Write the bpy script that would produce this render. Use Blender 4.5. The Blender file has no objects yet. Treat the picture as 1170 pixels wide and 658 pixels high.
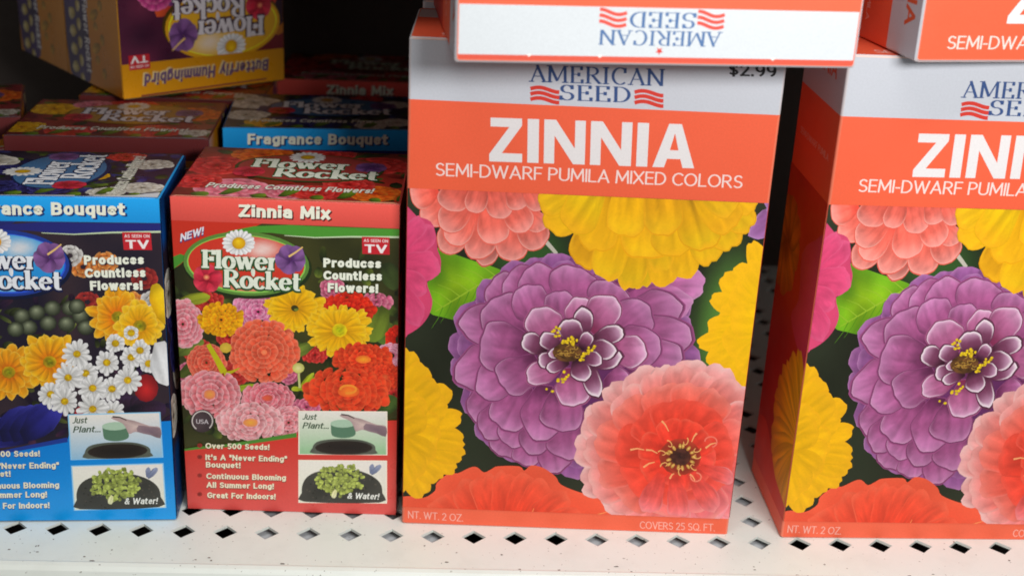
import bpy, math, random
import numpy as np
from mathutils import Matrix
# ------------------------------------------------------------------ base
S = 0.137                      # metres per working unit
EPS = 3.0e-5                   # thickness of one layer of printed ink (working units)
sc = bpy.context.scene
COL = sc.collection
CAM = dict(f=1497.87, h=3.2354, pitch=0.3766, roll=0.0439)
rnd = random.Random(7)

def lin(c):
    out = []
    for v in c[:3]:
        v = max(0.0, min(255.0, v)) / 255.0
        out.append(v / 12.92 if v <= 0.04045 else ((v + 0.055) / 1.055) ** 2.4)
    return tuple(out)
def mix(a, b, t):
    t = max(0.0, min(1.0, t)); return tuple(a[i] + (b[i] - a[i]) * t for i in range(3))
def grad(cs, t):
    t = max(0.0, min(1.0, t)) * (len(cs) - 1); i = min(int(t), len(cs) - 2)
    f = t - i; f = f * f * (3 - 2 * f); return mix(cs[i], cs[i + 1], f)
def hsh(i, j, s=0):
    n = (int(i) * 374761393 + int(j) * 668265263 + int(s) * 974634777) & 0xffffffff
    n = ((n ^ (n >> 13)) * 1274126177) & 0xffffffff
    return ((n ^ (n >> 16)) & 0xffff) / 65535.0
def noise(x, y, s=0):
    i, j = math.floor(x), math.floor(y); u, v = x - i, y - j
    u = u * u * (3 - 2 * u); v = v * v * (3 - 2 * v)
    a = hsh(i, j, s) * (1 - u) + hsh(i + 1, j, s) * u
    b = hsh(i, j + 1, s) * (1 - u) + hsh(i + 1, j + 1, s) * u
    return a * (1 - v) + b * v

# ------------------------------------------------------------------ materials
def new_mat(name):
    m = bpy.data.materials.new(name); m.use_nodes = True
    return m, m.node_tree.nodes, m.node_tree.links, m.node_tree.nodes['Principled BSDF']
def printed_card(name, rough, spec):
    m, N, L, b = new_mat(name)
    a = N.new('ShaderNodeAttribute'); a.attribute_name = 'Col'
    tc = N.new('ShaderNodeTexCoord')
    n1 = N.new('ShaderNodeTexNoise'); n1.inputs['Scale'].default_value = 900; n1.inputs['Detail'].default_value = 3
    n2 = N.new('ShaderNodeTexNoise'); n2.inputs['Scale'].default_value = 60; n2.inputs['Detail'].default_value = 5
    L.new(tc.outputs['Object'], n1.inputs['Vector']); L.new(tc.outputs['Object'], n2.inputs['Vector'])
    r1 = N.new('ShaderNodeMapRange'); r1.inputs['To Min'].default_value = .90; r1.inputs['To Max'].default_value = 1.08
    L.new(n1.outputs['Fac'], r1.inputs['Value'])
    mx = N.new('ShaderNodeVectorMath'); mx.operation = 'SCALE'
    L.new(a.outputs['Color'], mx.inputs[0]); L.new(r1.outputs[0], mx.inputs['Scale'])
    L.new(mx.outputs[0], b.inputs['Base Color'])
    r2 = N.new('ShaderNodeMapRange'); r2.inputs['To Min'].default_value = rough - .08; r2.inputs['To Max'].default_value = rough + .12
    L.new(n2.outputs['Fac'], r2.inputs['Value']); L.new(r2.outputs[0], b.inputs['Roughness'])
    bp = N.new('ShaderNodeBump'); bp.inputs['Strength'].default_value = .5; bp.inputs['Distance'].default_value = .0012
    n3 = N.new('ShaderNodeTexNoise'); n3.inputs['Scale'].default_value = 22; n3.inputs['Detail'].default_value = 2
    L.new(tc.outputs['Object'], n3.inputs['Vector'])
    L.new(n3.outputs['Fac'], bp.inputs['Height']); L.new(bp.outputs[0], b.inputs['Normal'])
    b.inputs['Specular IOR Level'].default_value = spec
    return m
M_CARD = printed_card('printed_card', .46, .28)
M_GLOSS = printed_card('glossy_printed_card', .28, .55)
def steel(name, col, dirt, rough=.42):
    m, N, L, b = new_mat(name)
    tc = N.new('ShaderNodeTexCoord')
    n1 = N.new('ShaderNodeTexNoise'); n1.inputs['Scale'].default_value = 30; n1.inputs['Detail'].default_value = 8
    n1.inputs['Roughness'].default_value = .7
    L.new(tc.outputs['Object'], n1.inputs['Vector'])
    cr = N.new('ShaderNodeValToRGB'); e = cr.color_ramp.elements
    e[0].position = .30; e[0].color = (*dirt, 1); e[1].position = .52; e[1].color = (*col, 1)
    L.new(n1.outputs['Fac'], cr.inputs[0])
    # fine scattered grime specks
    n2 = N.new('ShaderNodeTexNoise'); n2.inputs['Scale'].default_value = 420; n2.inputs['Detail'].default_value = 2
    L.new(tc.outputs['Object'], n2.inputs['Vector'])
    c2 = N.new('ShaderNodeValToRGB'); e = c2.color_ramp.elements
    e[0].position = .24; e[0].color = (.25, .22, .2, 1); e[1].position = .31; e[1].color = (1, 1, 1, 1)
    L.new(n2.outputs['Fac'], c2.inputs[0])
    mx = N.new('ShaderNodeMix'); mx.data_type = 'RGBA'; mx.blend_type = 'MULTIPLY'; mx.inputs[0].default_value = 1
    L.new(cr.outputs[0], mx.inputs[6]); L.new(c2.outputs[0], mx.inputs[7]); L.new(mx.outputs[2], b.inputs['Base Color'])
    b.inputs['Roughness'].default_value = rough
    return m
M_WHITE = steel('white_enamelled_steel', (.74, .785, .735), (.69, .73, .68))
M_GREY = steel('grey_galvanised_steel', (.50, .51, .53), (.40, .41, .43), .5)
M_DARK = steel('dark_pegboard', (.06, .045, .038), (.05, .036, .03), .7)
M_GRIME, _n, _l, _b = new_mat('black_grime'); _b.inputs['Base Color'].default_value = (.16, .13, .11, 1); _b.inputs['Roughness'].default_value = .9

# ------------------------------------------------------------------ object helpers
def link_mesh(name, verts, faces, mat, parent=None, cols=None, scale=S, smooth=False):
    me = bpy.data.meshes.new(name)
    me.from_pydata([(x * scale, y * scale, z * scale) for x, y, z in verts], [], faces)
    me.materials.append(mat)
    if cols is not None:
        a = me.color_attributes.new('Col', 'FLOAT_COLOR', 'POINT')
        a.data.foreach_set('color', np.array([(c[0], c[1], c[2], 1.0) for c in cols], dtype=np.float32).ravel())
    if smooth: me.polygons.foreach_set('use_smooth', [True] * len(me.polygons))
    me.update()
    o = bpy.data.objects.new(name, me); COL.objects.link(o)
    if parent: o.parent = parent
    return o
def thing(name, label, cat, group=None):
    o = bpy.data.objects.new(name, None); COL.objects.link(o); o.empty_display_size = .02
    o['label'] = label; o['category'] = cat
    if group: o['group'] = group
    return o
def copy_tree(o, parent=None):
    c = o.copy(); COL.objects.link(c)
    if parent: c.parent = parent
    for ch in list(o.children): copy_tree(ch, c)
    return c

# ------------------------------------------------------------------ poses
def pose(x, y, yaw, z=0, pit=0, roll=0, K=None):
    ct, st, cr, sr, ca, sa = math.cos(pit), math.sin(pit), math.cos(roll), math.sin(roll), math.cos(yaw), math.sin(yaw)
    P = np.array([[1, 0, 0], [0, ct, st], [0, -st, ct]]); R = np.array([[cr, 0, sr], [0, 1, 0], [-sr, 0, cr]])
    Y = np.array([[ca, -sa, 0], [sa, ca, 0], [0, 0, 1]])
    M = np.eye(4); M[:3, :3] = Y @ R @ P; M[:3, 3] = (x, y, z)
    return M @ K if K is not None else M
def set_pose(o, M):
    m = Matrix(M.tolist()); m.translation = m.translation * S; o.matrix_world = m
def ray(u, v):
    r = CAM['roll']; a, b = u - 585.0, v - 329.0
    x = (a * math.cos(r) + b * math.sin(r)) / CAM['f']; up = (a * math.sin(r) - b * math.cos(r)) / CAM['f']
    c, s = math.cos(CAM['pitch']), math.sin(CAM['pitch'])
    return np.array([0, 0, CAM['h']]), np.array([x, c + up * s, -s + up * c])

class Face:
    """a flat side of a carton; prints are stacked on it as hair-thin ink layers"""
    def __init__(s, o, ex, ey, n, rect, M=None):
        s.o, s.ex, s.ey, s.n = [np.array(q, float) for q in (o, ex, ey, n)]
        s.rect = rect; s.clip = rect; s.parts = {}; s.boxes = []; s.M = M
        if M is not None: s.Mi = np.linalg.inv(M)
    def px(s, u, v):
        o, d = ray(u, v); o = s.Mi[:3, :3] @ o + s.Mi[:3, 3]; d = s.Mi[:3, :3] @ d
        t = ((s.o - o) @ s.n) / (d @ s.n); q = o + d * t - s.o
        return float(q @ s.ex), float(q @ s.ey)
    def add(s, part, V, F, C):
        x0, x1, y0, y1 = s.clip
        NV, NF, NC = [], [], []
        inside = all(x0 <= p[0] <= x1 and y0 <= p[1] <= y1 for p in V)
        if inside: NV, NF, NC = list(V), list(F), list(C)
        else:
            idx = {}
            def vid(k):
                if k not in idx: idx[k] = len(NV); NV.append(V[k]); NC.append(C[k])
                return idx[k]
            for f in F:
                if all(x0 <= V[k][0] <= x1 and y0 <= V[k][1] <= y1 for k in f):
                    NF.append([vid(k) for k in f]); continue
                poly = [(V[k][0], V[k][1]) + tuple(C[k]) for k in f]
                for ax, lim, sg in ((0, x0, 1), (0, x1, -1), (1, y0, 1), (1, y1, -1)):
                    out = []
                    for i in range(len(poly)):
                        a, b = poly[i - 1], poly[i]; da, db = (a[ax] - lim) * sg, (b[ax] - lim) * sg
                        if (da >= 0) != (db >= 0):
                            t = da / (da - db); out.append(tuple(a[q] + (b[q] - a[q]) * t for q in range(5)))
                        if db >= 0: out.append(b)
                    poly = out
                    if not poly: break
                if len(poly) >= 3:
                    b0 = len(NV)
                    for q in poly: NV.append(q[:2]); NC.append(q[2:])
                    NF.append(list(range(b0, b0 + len(poly))))
        if not NF: return
        xs = [p[0] for p in NV]; ys = [p[1] for p in NV]; bb = (min(xs), max(xs), min(ys), max(ys))
        lev = 1
        for (a, b, c, d, l) in s.boxes:
            if l >= lev and a < bb[1] and b > bb[0] and c < bb[3] and d > bb[2]: lev = l + 1
        s.boxes.append((*bb, lev))
        PV, PF, PC = s.parts.setdefault(part, ([], [], []))
        b0 = len(PV)
        for p in NV: PV.append(tuple(s.o + s.ex * p[0] + s.ey * p[1] + s.n * (.0004 + lev * EPS)))
        PF.extend([[k + b0 for k in f] for f in NF]); PC.extend(NC)

def build_parts(faces, parent, mat, nested=None):
    """merge the prints of all sides into one mesh per part name"""
    acc = {}
    for F in faces:
        for k, (V, Fc, C) in F.parts.items():
            a = acc.setdefault(k, ([], [], [])); b0 = len(a[0])
            a[0].extend(V); a[1].extend([[i + b0 for i in f] for f in Fc]); a[2].extend(C)
    made = {}
    for k in sorted(acc, key=lambda q: (nested or {}).get(q.split('#')[0], '') != ''):
        par = parent
        kk = k.split('#')[0]
        if nested and nested.get(kk) in made: par = made[nested[kk]]
        V, Fc, C = acc[k]; made[k] = link_mesh(k.split('#')[0], V, Fc, mat, par, C)
    return made

# ------------------------------------------------------------------ drawing primitives (points given through a mapper P)
def quad_grid(F, part, x0, x1, y0, y1, cf, nx=8, ny=8):
    V = []; C = []; Fc = []
    for j in range(ny + 1):
        for i in range(nx + 1):
            a, b = i / nx, j / ny; V.append((x0 + (x1 - x0) * a, y0 + (y1 - y0) * b)); C.append(cf(a, b))
    for j in range(ny):
        for i in range(nx):
            k = j * (nx + 1) + i; Fc.append([k, k + 1, k + nx + 2, k + nx + 1])
    F.add(part, V, Fc, C)
def spline(pts, per=4):
    n = len(pts); out = []
    for i in range(n):
        p0, p1, p2, p3 = pts[i - 1], pts[i], pts[(i + 1) % n], pts[(i + 2) % n]
        for k in range(per):
            t = k / per
            out.append(tuple(.5 * (2 * p1[a] + (p2[a] - p0[a]) * t + (2 * p0[a] - 5 * p1[a] + 4 * p2[a] - p3[a]) * t * t
                                   + (3 * p1[a] - p0[a] - 3 * p2[a] + p3[a]) * t ** 3) for a in (0, 1)))
    return out
def fan(F, part, P, outline, anchor, cf, scales=(1, .93, .8, .6, .38, .18)):
    n = len(outline); V = []; C = []; Fc = []
    for s in scales:
        for (x, y) in outline:
            q = (anchor[0] + (x - anchor[0]) * s, anchor[1] + (y - anchor[1]) * s)
            V.append(P(*q)); C.append(lin(cf(q[0], q[1], s)))
    for r in range(len(scales) - 1):
        for i in range(n):
            j = (i + 1) % n; Fc.append([r * n + i, r * n + j, (r + 1) * n + j, (r + 1) * n + i])
    V.append(P(*anchor)); C.append(lin(cf(anchor[0], anchor[1], 0))); c = len(V) - 1; b = (len(scales) - 1) * n
    for i in range(n): Fc.append([b + i, b + (i + 1) % n, c])
    F.add(part, V, Fc, C)
def blob(F, part, P, pts, cin, cout, anchor=None, sm=3, nz=.12, sc_=.08, seed=0):
    o = spline(pts, sm) if sm > 1 else pts
    if anchor is None: anchor = (sum(p[0] for p in pts) / len(pts), sum(p[1] for p in pts) / len(pts))
    def cf(x, y, s):
        c = mix(cin, cout, s); k = 1 + nz * (noise(x * sc_, y * sc_, seed) * 2 - 1); return tuple(v * k for v in c)
    fan(F, part, P, o, anchor, cf)
def petal(F, part, P, base, tip, w, cs, rim=None, rw=.07, fl=.6, seed=0, n=24, amp=.07, notch=0.0, sh=.22, sc_=None, halo=None, hw_=.10, fold=0.0, soft=1.0, tex=1.0):
    """one printed petal; halo = printed dark crevice around it"""
    bx, by = base; dx, dy = tip[0] - bx, tip[1] - by; Ln = math.hypot(dx, dy); dx /= Ln; dy /= Ln; nx, ny = -dy, dx
    seed = int(seed)
    R = random.Random(seed * 31 + 5); ph = [R.uniform(0, 6.28) for _ in range(6)]; h = n // 2; O = []; skew = R.uniform(-.06, .06)
    def wd(t): return (.34 + .66 * math.sin(math.pi / 2 * t / fl)) if t < fl else math.sqrt(max(0, 1 - ((t - fl) / (1 - fl)) ** 2))
    for i in range(n):
        k = i if i <= h else n - i; sg = 1 if i <= h else -1
        t = .5 - .5 * math.cos(math.pi * k / h); hw = w / 2 * wd(t) * (1 + soft * (.07 * math.sin(7 * t + ph[0] + sg) + .035 * math.sin(15 * t + ph[4] + 2 * sg)))
        u = sg * hw / w
        tt = t + soft * (.03 * math.sin(6 * u + ph[1]) + .015 * math.sin(17 * u + ph[5])) * t - (notch * math.exp(-(hw / w / .12) ** 2) if t > .8 else 0)
        O.append((bx + dx * Ln * tt + nx * (sg * hw + skew * w * t), by + dy * Ln * tt + ny * (sg * hw + skew * w * t)))
    an = (bx + dx * Ln * .3, by + dy * Ln * .3)
    if halo is not None:
        def hf(x, y, s): return mix(mix(halo, cs[len(cs) // 2], .3), cs[len(cs) // 2], min(1, max(0, (s - 1) / hw_)))
        fan(F, part, P, O, an, hf, (1 + hw_, 1 + hw_ * .5, 1.0, .9))
    f1, f2 = (9 + R.uniform(-1, 2), 21 + R.uniform(-3, 3)) if n > 24 else (5, 11)
    def cf(x, y, s):
        t = ((x - bx) * dx + (y - by) * dy) / Ln; u = ((x - bx) * nx + (y - by) * ny) / (w / 2)
        c = grad(cs, t)
        k = 1 + amp * math.sin(u * f1 + ph[2] + t) + amp * .6 * math.sin(u * f2 + ph[3]) - sh * abs(u) ** 2.5 * (1 - t * .5)
        if n > 24: k += tex * .16 * (noise(x * .11, y * .11, seed) - .5) + tex * .10 * (noise(x * .35, y * .35, seed + 1) - .5) - fold * math.exp(-((u - skew * 5) / .16) ** 2) * (1 - t)
        c = tuple(v * k for v in c)
        if rim is not None and s > .9 and t > .35: c = mix(c, rim, (1 if s > .97 else .35) * min(1, (t - .35) * 3) * (1 if rw > .04 else .62 + .38 * math.sin(u * 4 + ph[1])))
        return c
    fan(F, part, P, O, an, cf, sc_ or ((1, 1 - rw, .86, .72, .58, .42, .26, .12) if n > 24 else (1, 1 - rw, .82, .62, .4, .2)))
def dahlia(F, part, P, c, rx, ry, rings, cs, rim=None, ctr=None, seed=0, n=12, tilt=0, wf=1.25):
    if 0 < seed < 20: rx, ry = rx * 1.09, ry * 1.09
    """head of many small petals; rings = [(radius fraction, inner fraction, count)] from the outside in"""
    R = random.Random(seed)
    for k, (r1, r0, m) in enumerate(rings):
        o = R.uniform(0, 6.28)
        for i in range(m):
            a = o + 2 * math.pi * i / m + R.uniform(-.08, .08); q = 1 + R.uniform(-.07, .07)
            w = 2 * math.pi * r1 * (rx + ry) / 2 / m * wf
            b = (c[0] + rx * r0 * math.cos(a), c[1] + ry * r0 * math.sin(a)); t = (c[0] + rx * r1 * q * math.cos(a), c[1] + ry * r1 * q * math.sin(a))
            v = R.uniform(.9, 1.1)
            petal(F, part, P, b, t, w, [tuple(x * v for x in z) for z in cs], rim, seed=seed * 100 + k * 40 + i, n=n, sc_=(1, .8, .45))
    if ctr: blob(F, part, P, [(c[0] + rx * ctr[1] * math.cos(a) * R.uniform(.85, 1.1), c[1] + ry * ctr[1] * math.sin(a)) for a in [q * .785 for q in range(8)]], ctr[0], ctr[2], sm=2)
def ell(c, rx, ry, n=28, rot=0, a0=0, a1=None):
    a1 = 2 * math.pi if a1 is None else a1; O = []
    for i in range(n):
        a = a0 + (a1 - a0) * i / n; x, y = rx * math.cos(a), ry * math.sin(a)
        O.append((c[0] + x * math.cos(rot) - y * math.sin(rot), c[1] + x * math.sin(rot) + y * math.cos(rot)))
    return O
def flat(F, part, P, pts, col):
    V = [P(*p) for p in pts]; F.add(part, V, [list(range(len(V)))], [lin(col)] * len(V))
def line_(F, part, P, pts, w, col, w1=None):
    """tapering brush stroke along pts"""
    V = []; Fc = []; n = len(pts)
    for i, p in enumerate(pts):
        a = pts[max(0, i - 1)]; b = pts[min(n - 1, i + 1)]; d = math.hypot(b[0] - a[0], b[1] - a[1]) or 1
        nx, ny = -(b[1] - a[1]) / d, (b[0] - a[0]) / d; ww = (w + ((w1 if w1 is not None else w) - w) * i / (n - 1)) / 2
        V += [P(p[0] + nx * ww, p[1] + ny * ww), P(p[0] - nx * ww, p[1] - ny * ww)]
    for i in range(n - 1): Fc.append([2 * i, 2 * i + 1, 2 * i + 3, 2 * i + 2])
    F.add(part, V, Fc, [lin(col)] * len(V))

# ------------------------------------------------------------------ lettering

def arc(cx, cy, rx, ry, a0, a1, n=10):
    return [(cx + rx * math.cos(math.radians(a0 + (a1 - a0) * i / n)), cy + ry * math.sin(math.radians(a0 + (a1 - a0) * i / n))) for i in range(n + 1)]
h_ = .70
# upright sans letters as centre lines: character: (width, strokes)
SG = {
 'A': (.62, [[(0, 0), (.31, 1)], [(.31, 1), (.62, 0)], [(.12, .3), (.5, .3)]]), 'B': (.5, [[(0, 0), (0, 1)], [(0, 1), (.26, 1)] + arc(.26, .76, .2, .24, 90, -90, 8) + [(0, .52)], [(0, .52), (.28, .52)] + arc(.28, .26, .22, .26, 90, -90, 8) + [(0, 0)]]),
 'C': (.56, [arc(.34, .5, .34, .5, 48, 312, 14)]), 'D': (.58, [[(0, 0), (0, 1)], [(0, 1), (.2, 1)] + arc(.2, .5, .38, .5, 90, -90, 12) + [(0, 0)]]),
 'E': (.42, [[(0, 0), (0, 1)], [(0, 1), (.42, 1)], [(0, .52), (.38, .52)], [(0, 0), (.42, 0)]]), 'F': (.4, [[(0, 0), (0, 1)], [(0, 1), (.4, 1)], [(0, .5), (.36, .5)]]),
 'G': (.6, [arc(.34, .5, .34, .5, 48, 340, 14) + [(.6, .46)], [(.38, .46), (.6, .46)]]), 'H': (.54, [[(0, 0), (0, 1)], [(.54, 0), (.54, 1)], [(0, .52), (.54, .52)]]), 'I': (0.0, [[(0, 0), (0, 1)]]),
 'J': (.34, [[(.34, 1), (.34, .26)] + arc(.12, .24, .22, .24, 0, -110, 7)]), 'L': (.4, [[(0, 1), (0, 0)], [(0, 0), (.4, 0)]]), 'M': (.72, [[(0, 0), (.04, 1)], [(.04, 1), (.36, .2)], [(.36, .2), (.68, 1)], [(.68, 1), (.72, 0)]]),
 'N': (.56, [[(0, 0), (0, 1)], [(0, 1), (.56, 0)], [(.56, 0), (.56, 1)]]), 'O': (.7, [arc(.35, .5, .35, .5, 0, 360, 20)]), 'P': (.48, [[(0, 0), (0, 1)], [(0, 1), (.22, 1)] + arc(.22, .73, .25, .27, 90, -90, 8) + [(0, .46)]]),
 'Q': (.7, [arc(.35, .5, .35, .5, 0, 360, 20), [(.42, .2), (.66, -.06)]]), 'R': (.52, [[(0, 0), (0, 1)], [(0, 1), (.22, 1)] + arc(.22, .74, .25, .26, 90, -90, 8) + [(0, .48)], [(.22, .48), (.52, 0)]]),
 'S': (.46, [arc(.24, .75, .21, .25, 35, 260, 9) + arc(.23, .25, .24, .25, 75, -140, 9)]), 'T': (.54, [[(0, 1), (.54, 1)], [(.27, 0), (.27, 1)]]), 'U': (.54, [[(0, 1), (0, .28)] + arc(.27, .27, .27, .27, 180, 360, 10) + [(.54, 1)]]),
 'V': (.58, [[(0, 1), (.29, 0)], [(.29, 0), (.58, 1)]]), 'W': (.9, [[(0, 1), (.22, 0)], [(.22, 0), (.45, .95)], [(.45, .95), (.68, 0)], [(.68, 0), (.9, 1)]]), 'X': (.56, [[(0, 0), (.56, 1)], [(0, 1), (.56, 0)]]),
 'Z': (.52, [[(0, 1), (.52, 1)], [(.52, 1), (0, 0)], [(0, 0), (.52, 0)]]),
 'a': (.38, [[(.04, .6)] + arc(.2, .52, .18, .18, 130, 0, 7) + [(.38, 0)], [(.38, .4), (.2, .4)] + arc(.17, .2, .17, .2, 90, 300, 9) + [(.38, .12)]]), 'b': (.42, [[(0, 0), (0, 1)], arc(.2, .35, .22, .35, 0, 360, 14)]),
 'c': (.36, [arc(.22, .35, .22, .35, 50, 310, 12)]), 'd': (.42, [[(.42, 0), (.42, 1)], arc(.22, .35, .22, .35, 0, 360, 14)]), 'e': (.42, [[(.03, .37), (.42, .37)] + arc(.22, .35, .2, .35, 8, 310, 12)]),
 'f': (.28, [[(.1, 0), (.1, .8)] + arc(.26, .82, .16, .18, 180, 90, 4), [(-.04, h_), (.26, h_)]]), 'g': (.42, [arc(.22, .35, .22, .35, 0, 360, 14), [(.42, h_), (.42, -.08)] + arc(.22, -.08, .2, .2, 0, -130, 6)]),
 'h': (.38, [[(0, 0), (0, 1)], [(0, .4)] + arc(.19, .48, .19, .22, 160, 0, 7) + [(.38, 0)]]), 'i': (0.0, [[(0, .04), (0, .6)], [(0, 1.0), (0, 1.01)]]), 'l': (0.0, [[(0, 0), (0, 1)]]), 'k': (.38, [[(0, 0), (0, 1)], [(0, .26), (.36, h_)], [(.12, .4), (.38, 0)]]),
 'm': (.66, [[(0, 0), (0, h_)], [(0, .4)] + arc(.165, .5, .165, .2, 160, 0, 6) + [(.33, 0)], [(.33, .4)] + arc(.495, .5, .165, .2, 160, 0, 6) + [(.66, 0)]]), 'n': (.38, [[(0, 0), (0, h_)], [(0, .4)] + arc(.19, .48, .19, .22, 160, 0, 7) + [(.38, 0)]]),
 'o': (.42, [arc(.21, .35, .21, .35, 0, 360, 16)]), 'p': (.42, [[(0, -.28), (0, h_)], arc(.2, .35, .22, .35, 0, 360, 14)]), 'q': (.42, [[(.42, -.28), (.42, h_)], arc(.22, .35, .22, .35, 0, 360, 14)]), 'r': (.24, [[(0, 0), (0, h_)], [(0, .42)] + arc(.22, .46, .22, .24, 170, 80, 5)]),
 's': (.34, [arc(.17, .52, .16, .18, 30, 260, 7) + arc(.17, .17, .17, .17, 80, -140, 7)]), 't': (.24, [[(.06, .92), (.06, .16)] + arc(.2, .16, .14, .16, 180, 280, 5), [(-.06, h_), (.22, h_)]]), 'u': (.38, [[(0, h_), (0, .2)] + arc(.19, .2, .19, .2, 180, 340, 7), [(.38, 0), (.38, h_)]]),
 'v': (.4, [[(0, h_), (.2, 0)], [(.2, 0), (.4, h_)]]), 'w': (.66, [[(0, h_), (.16, 0)], [(.16, 0), (.33, .64)], [(.33, .64), (.5, 0)], [(.5, 0), (.66, h_)]]), 'x': (.38, [[(0, 0), (.38, h_)], [(0, h_), (.38, 0)]]), 'y': (.4, [[(0, h_), (.2, .02)], [(.4, h_), (.1, -.28)]]),
 '0': (.46, [arc(.23, .5, .23, .5, 0, 360, 18)]), '2': (.44, [arc(.21, .74, .21, .26, 160, -30, 9) + [(.02, 0)], [(0, 0), (.44, 0)]]), '5': (.42, [[(.4, 1), (.06, 1)], [(.06, 1), (.03, .55)] + arc(.19, .3, .22, .3, 110, -130, 10)]),
 '9': (.44, [arc(.22, .7, .22, .3, 0, 360, 14), [(.44, .68)] + arc(.16, .5, .28, .5, 0, -70, 6)]), '.': (.0, [[(0, 0), (0, .02)]]), '!': (.0, [[(0, .42), (0, .97)], [(0, 0), (0, .01)]]), "'": (0.0, [[(0, .72), (0, 1)]]), '"': (.16, [[(0, .72), (0, 1)], [(.16, .72), (.16, 1)]]),
 '-': (.2, [[(0, .38), (.2, .38)]]), '$': (.44, [arc(.23, .72, .2, .2, 35, 260, 8) + arc(.22, .28, .22, .2, 75, -140, 8), [(.22, -.08), (.22, 1.08)]]), '&': (.54, [[(.54, 0), (.12, .68)] + arc(.25, .82, .14, .16, 180, -20, 7) + [(.08, .4)] + arc(.2, .2, .2, .2, 140, 330, 8) + [(.52, .42)]]), ' ': (.12, []),
}
HV = {'Z': (.76, [[(0, 0), (0, .17), (.46, .80), (.03, .80), (.03, 1), (.75, 1), (.75, .84), (.29, .2), (.76, .2), (.76, 0)]]), 'I': (.26, [[(0, 0), (0, 1), (.26, 1), (.26, 0)]]),
      'N': (.95, [[(0, 0), (0, 1), (.27, 1), (.71, .36), (.71, 1), (.95, 1), (.95, 0), (.68, 0), (.24, .64), (.24, 0)]]),
      'A': (.97, [[(0, 0), (.34, 1), (.485, 1), (.485, .79), (.385, .4), (.485, .4), (.485, .2), (.33, .2), (.27, 0)], [(.97, 0), (.63, 1), (.485, 1), (.485, .79), (.585, .4), (.485, .4), (.485, .2), (.64, .2), (.70, 0)]])}
_tc = {}
def sans(text, wt=.16, grow=0.0, shear=0.0):
    """outline-free lettering built of ribbons; wt = stem weight, grow widens the strokes only (for outlines)"""
    key = (text, wt, grow, shear)
    if key in _tc: return _tc[key]
    if wt == 'heavy':
        V = []; Fc = []; x = 0
        for ch in text:
            for q in HV[ch][1]: b0 = len(V); V += [(x + a, b) for a, b in q]; Fc.append((0, list(range(b0, b0 + len(q)))))
            x += HV[ch][0] + .12
        _tc[key] = (V, Fc); return _tc[key]
    V = []; Fc = []; x = 0; gap = .05 + wt * .16; ww = (wt + grow)
    for ch in text:
        wd, st = SG[ch]
        for gi, s in enumerate(st):
            n = len(s); b0 = len(V); closed = s[0] == s[-1] or (math.dist(s[0], s[-1]) < 1e-6)
            q = [(x + wt / 2 + p[0], wt / 2 + p[1] * (1 - wt)) for p in s]
            for i, p in enumerate(q):
                a = q[max(0, i - 1)]; b = q[min(n - 1, i + 1)]
                if closed and i in (0, n - 1): a, b = q[-2], q[1]
                dx, dy = b[0] - a[0], b[1] - a[1]; d = math.hypot(dx, dy) or 1; dx /= d; dy /= d
                w = ww / 2 * (.84 + .16 * abs(dy)); e = (0, 0)
                if i in (0, n - 1) and not closed: k = ww / 2 * (-1 if i == 0 else 1) * .98; e = (dx * k, dy * k)
                for sg in (1, -1):
                    X_, Y_ = p[0] - dy * w * sg + e[0], p[1] + dx * w * sg + e[1]
                    V.append((X_ + shear * Y_, Y_))
            for i in range(n - 1): Fc.append((gi, [b0 + 2 * i, b0 + 2 * i + 1, b0 + 2 * i + 3, b0 + 2 * i + 2]))
        x += wd + wt + gap
    _tc[key] = (V, Fc); return _tc[key]
_pc = [0]
def T(F, part, P, text, p0, p1, h, col, wt=.16, shear=0.0, shadow=None, sh_off=.04, sh_d=(.0, .0), up=None, font='sans', thick=.17, thin=.06):
    """lay text between p0 and p1 (baseline) with cap height h; up = explicit up vector"""
    if part in ('front_lettering', 'footer_lettering', 'side_lettering', 'title_lettering'): _pc[0] += 1; part = '%s#%d' % (part, _pc[0])
    if not text: return
    o = np.array(P(*p0)); ex = np.array(P(*p1)) - o
    if up is None: up = (0, -h)
    ey = np.array(P(p0[0] + up[0], p0[1] + up[1])) - o
    if font == 'sans':
        V0, _ = sans(text, wt, 0, shear); x0 = min(v[0] for v in V0); x1 = max(v[0] for v in V0)
        sets = [(sans(text, wt, 0, shear), col)]
        if shadow: sets.insert(0, (sans(text, wt, sh_off * 2, shear), shadow))
        cap = 1
    else:
        g = serif(text, thick, thin); x0, x1 = g[2]; cap = 1; sets = [(g[:2], col)]
        if shadow: sets.insert(0, (serif(text, thick + sh_off * 2, thin + sh_off * 2)[:2], shadow))
    for i, ((V, Fc), c) in enumerate(sets):
        d = sh_d if (shadow and i == 0) else (0, 0)
        W = [tuple(o + ex * ((x - x0) / (x1 - x0) + d[0]) + ey * (y / cap + d[1])) for x, y in V]
        for gi in sorted({q[0] for q in Fc}):       # crossing strokes never share a plane
            ids = sorted({k for q in Fc if q[0] == gi for k in q[1]}); mp = {k: n for n, k in enumerate(ids)}
            F.add(part, [W[k] for k in ids], [[mp[k] for k in q[1]] for q in Fc if q[0] == gi], [lin(c)] * len(ids))
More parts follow.
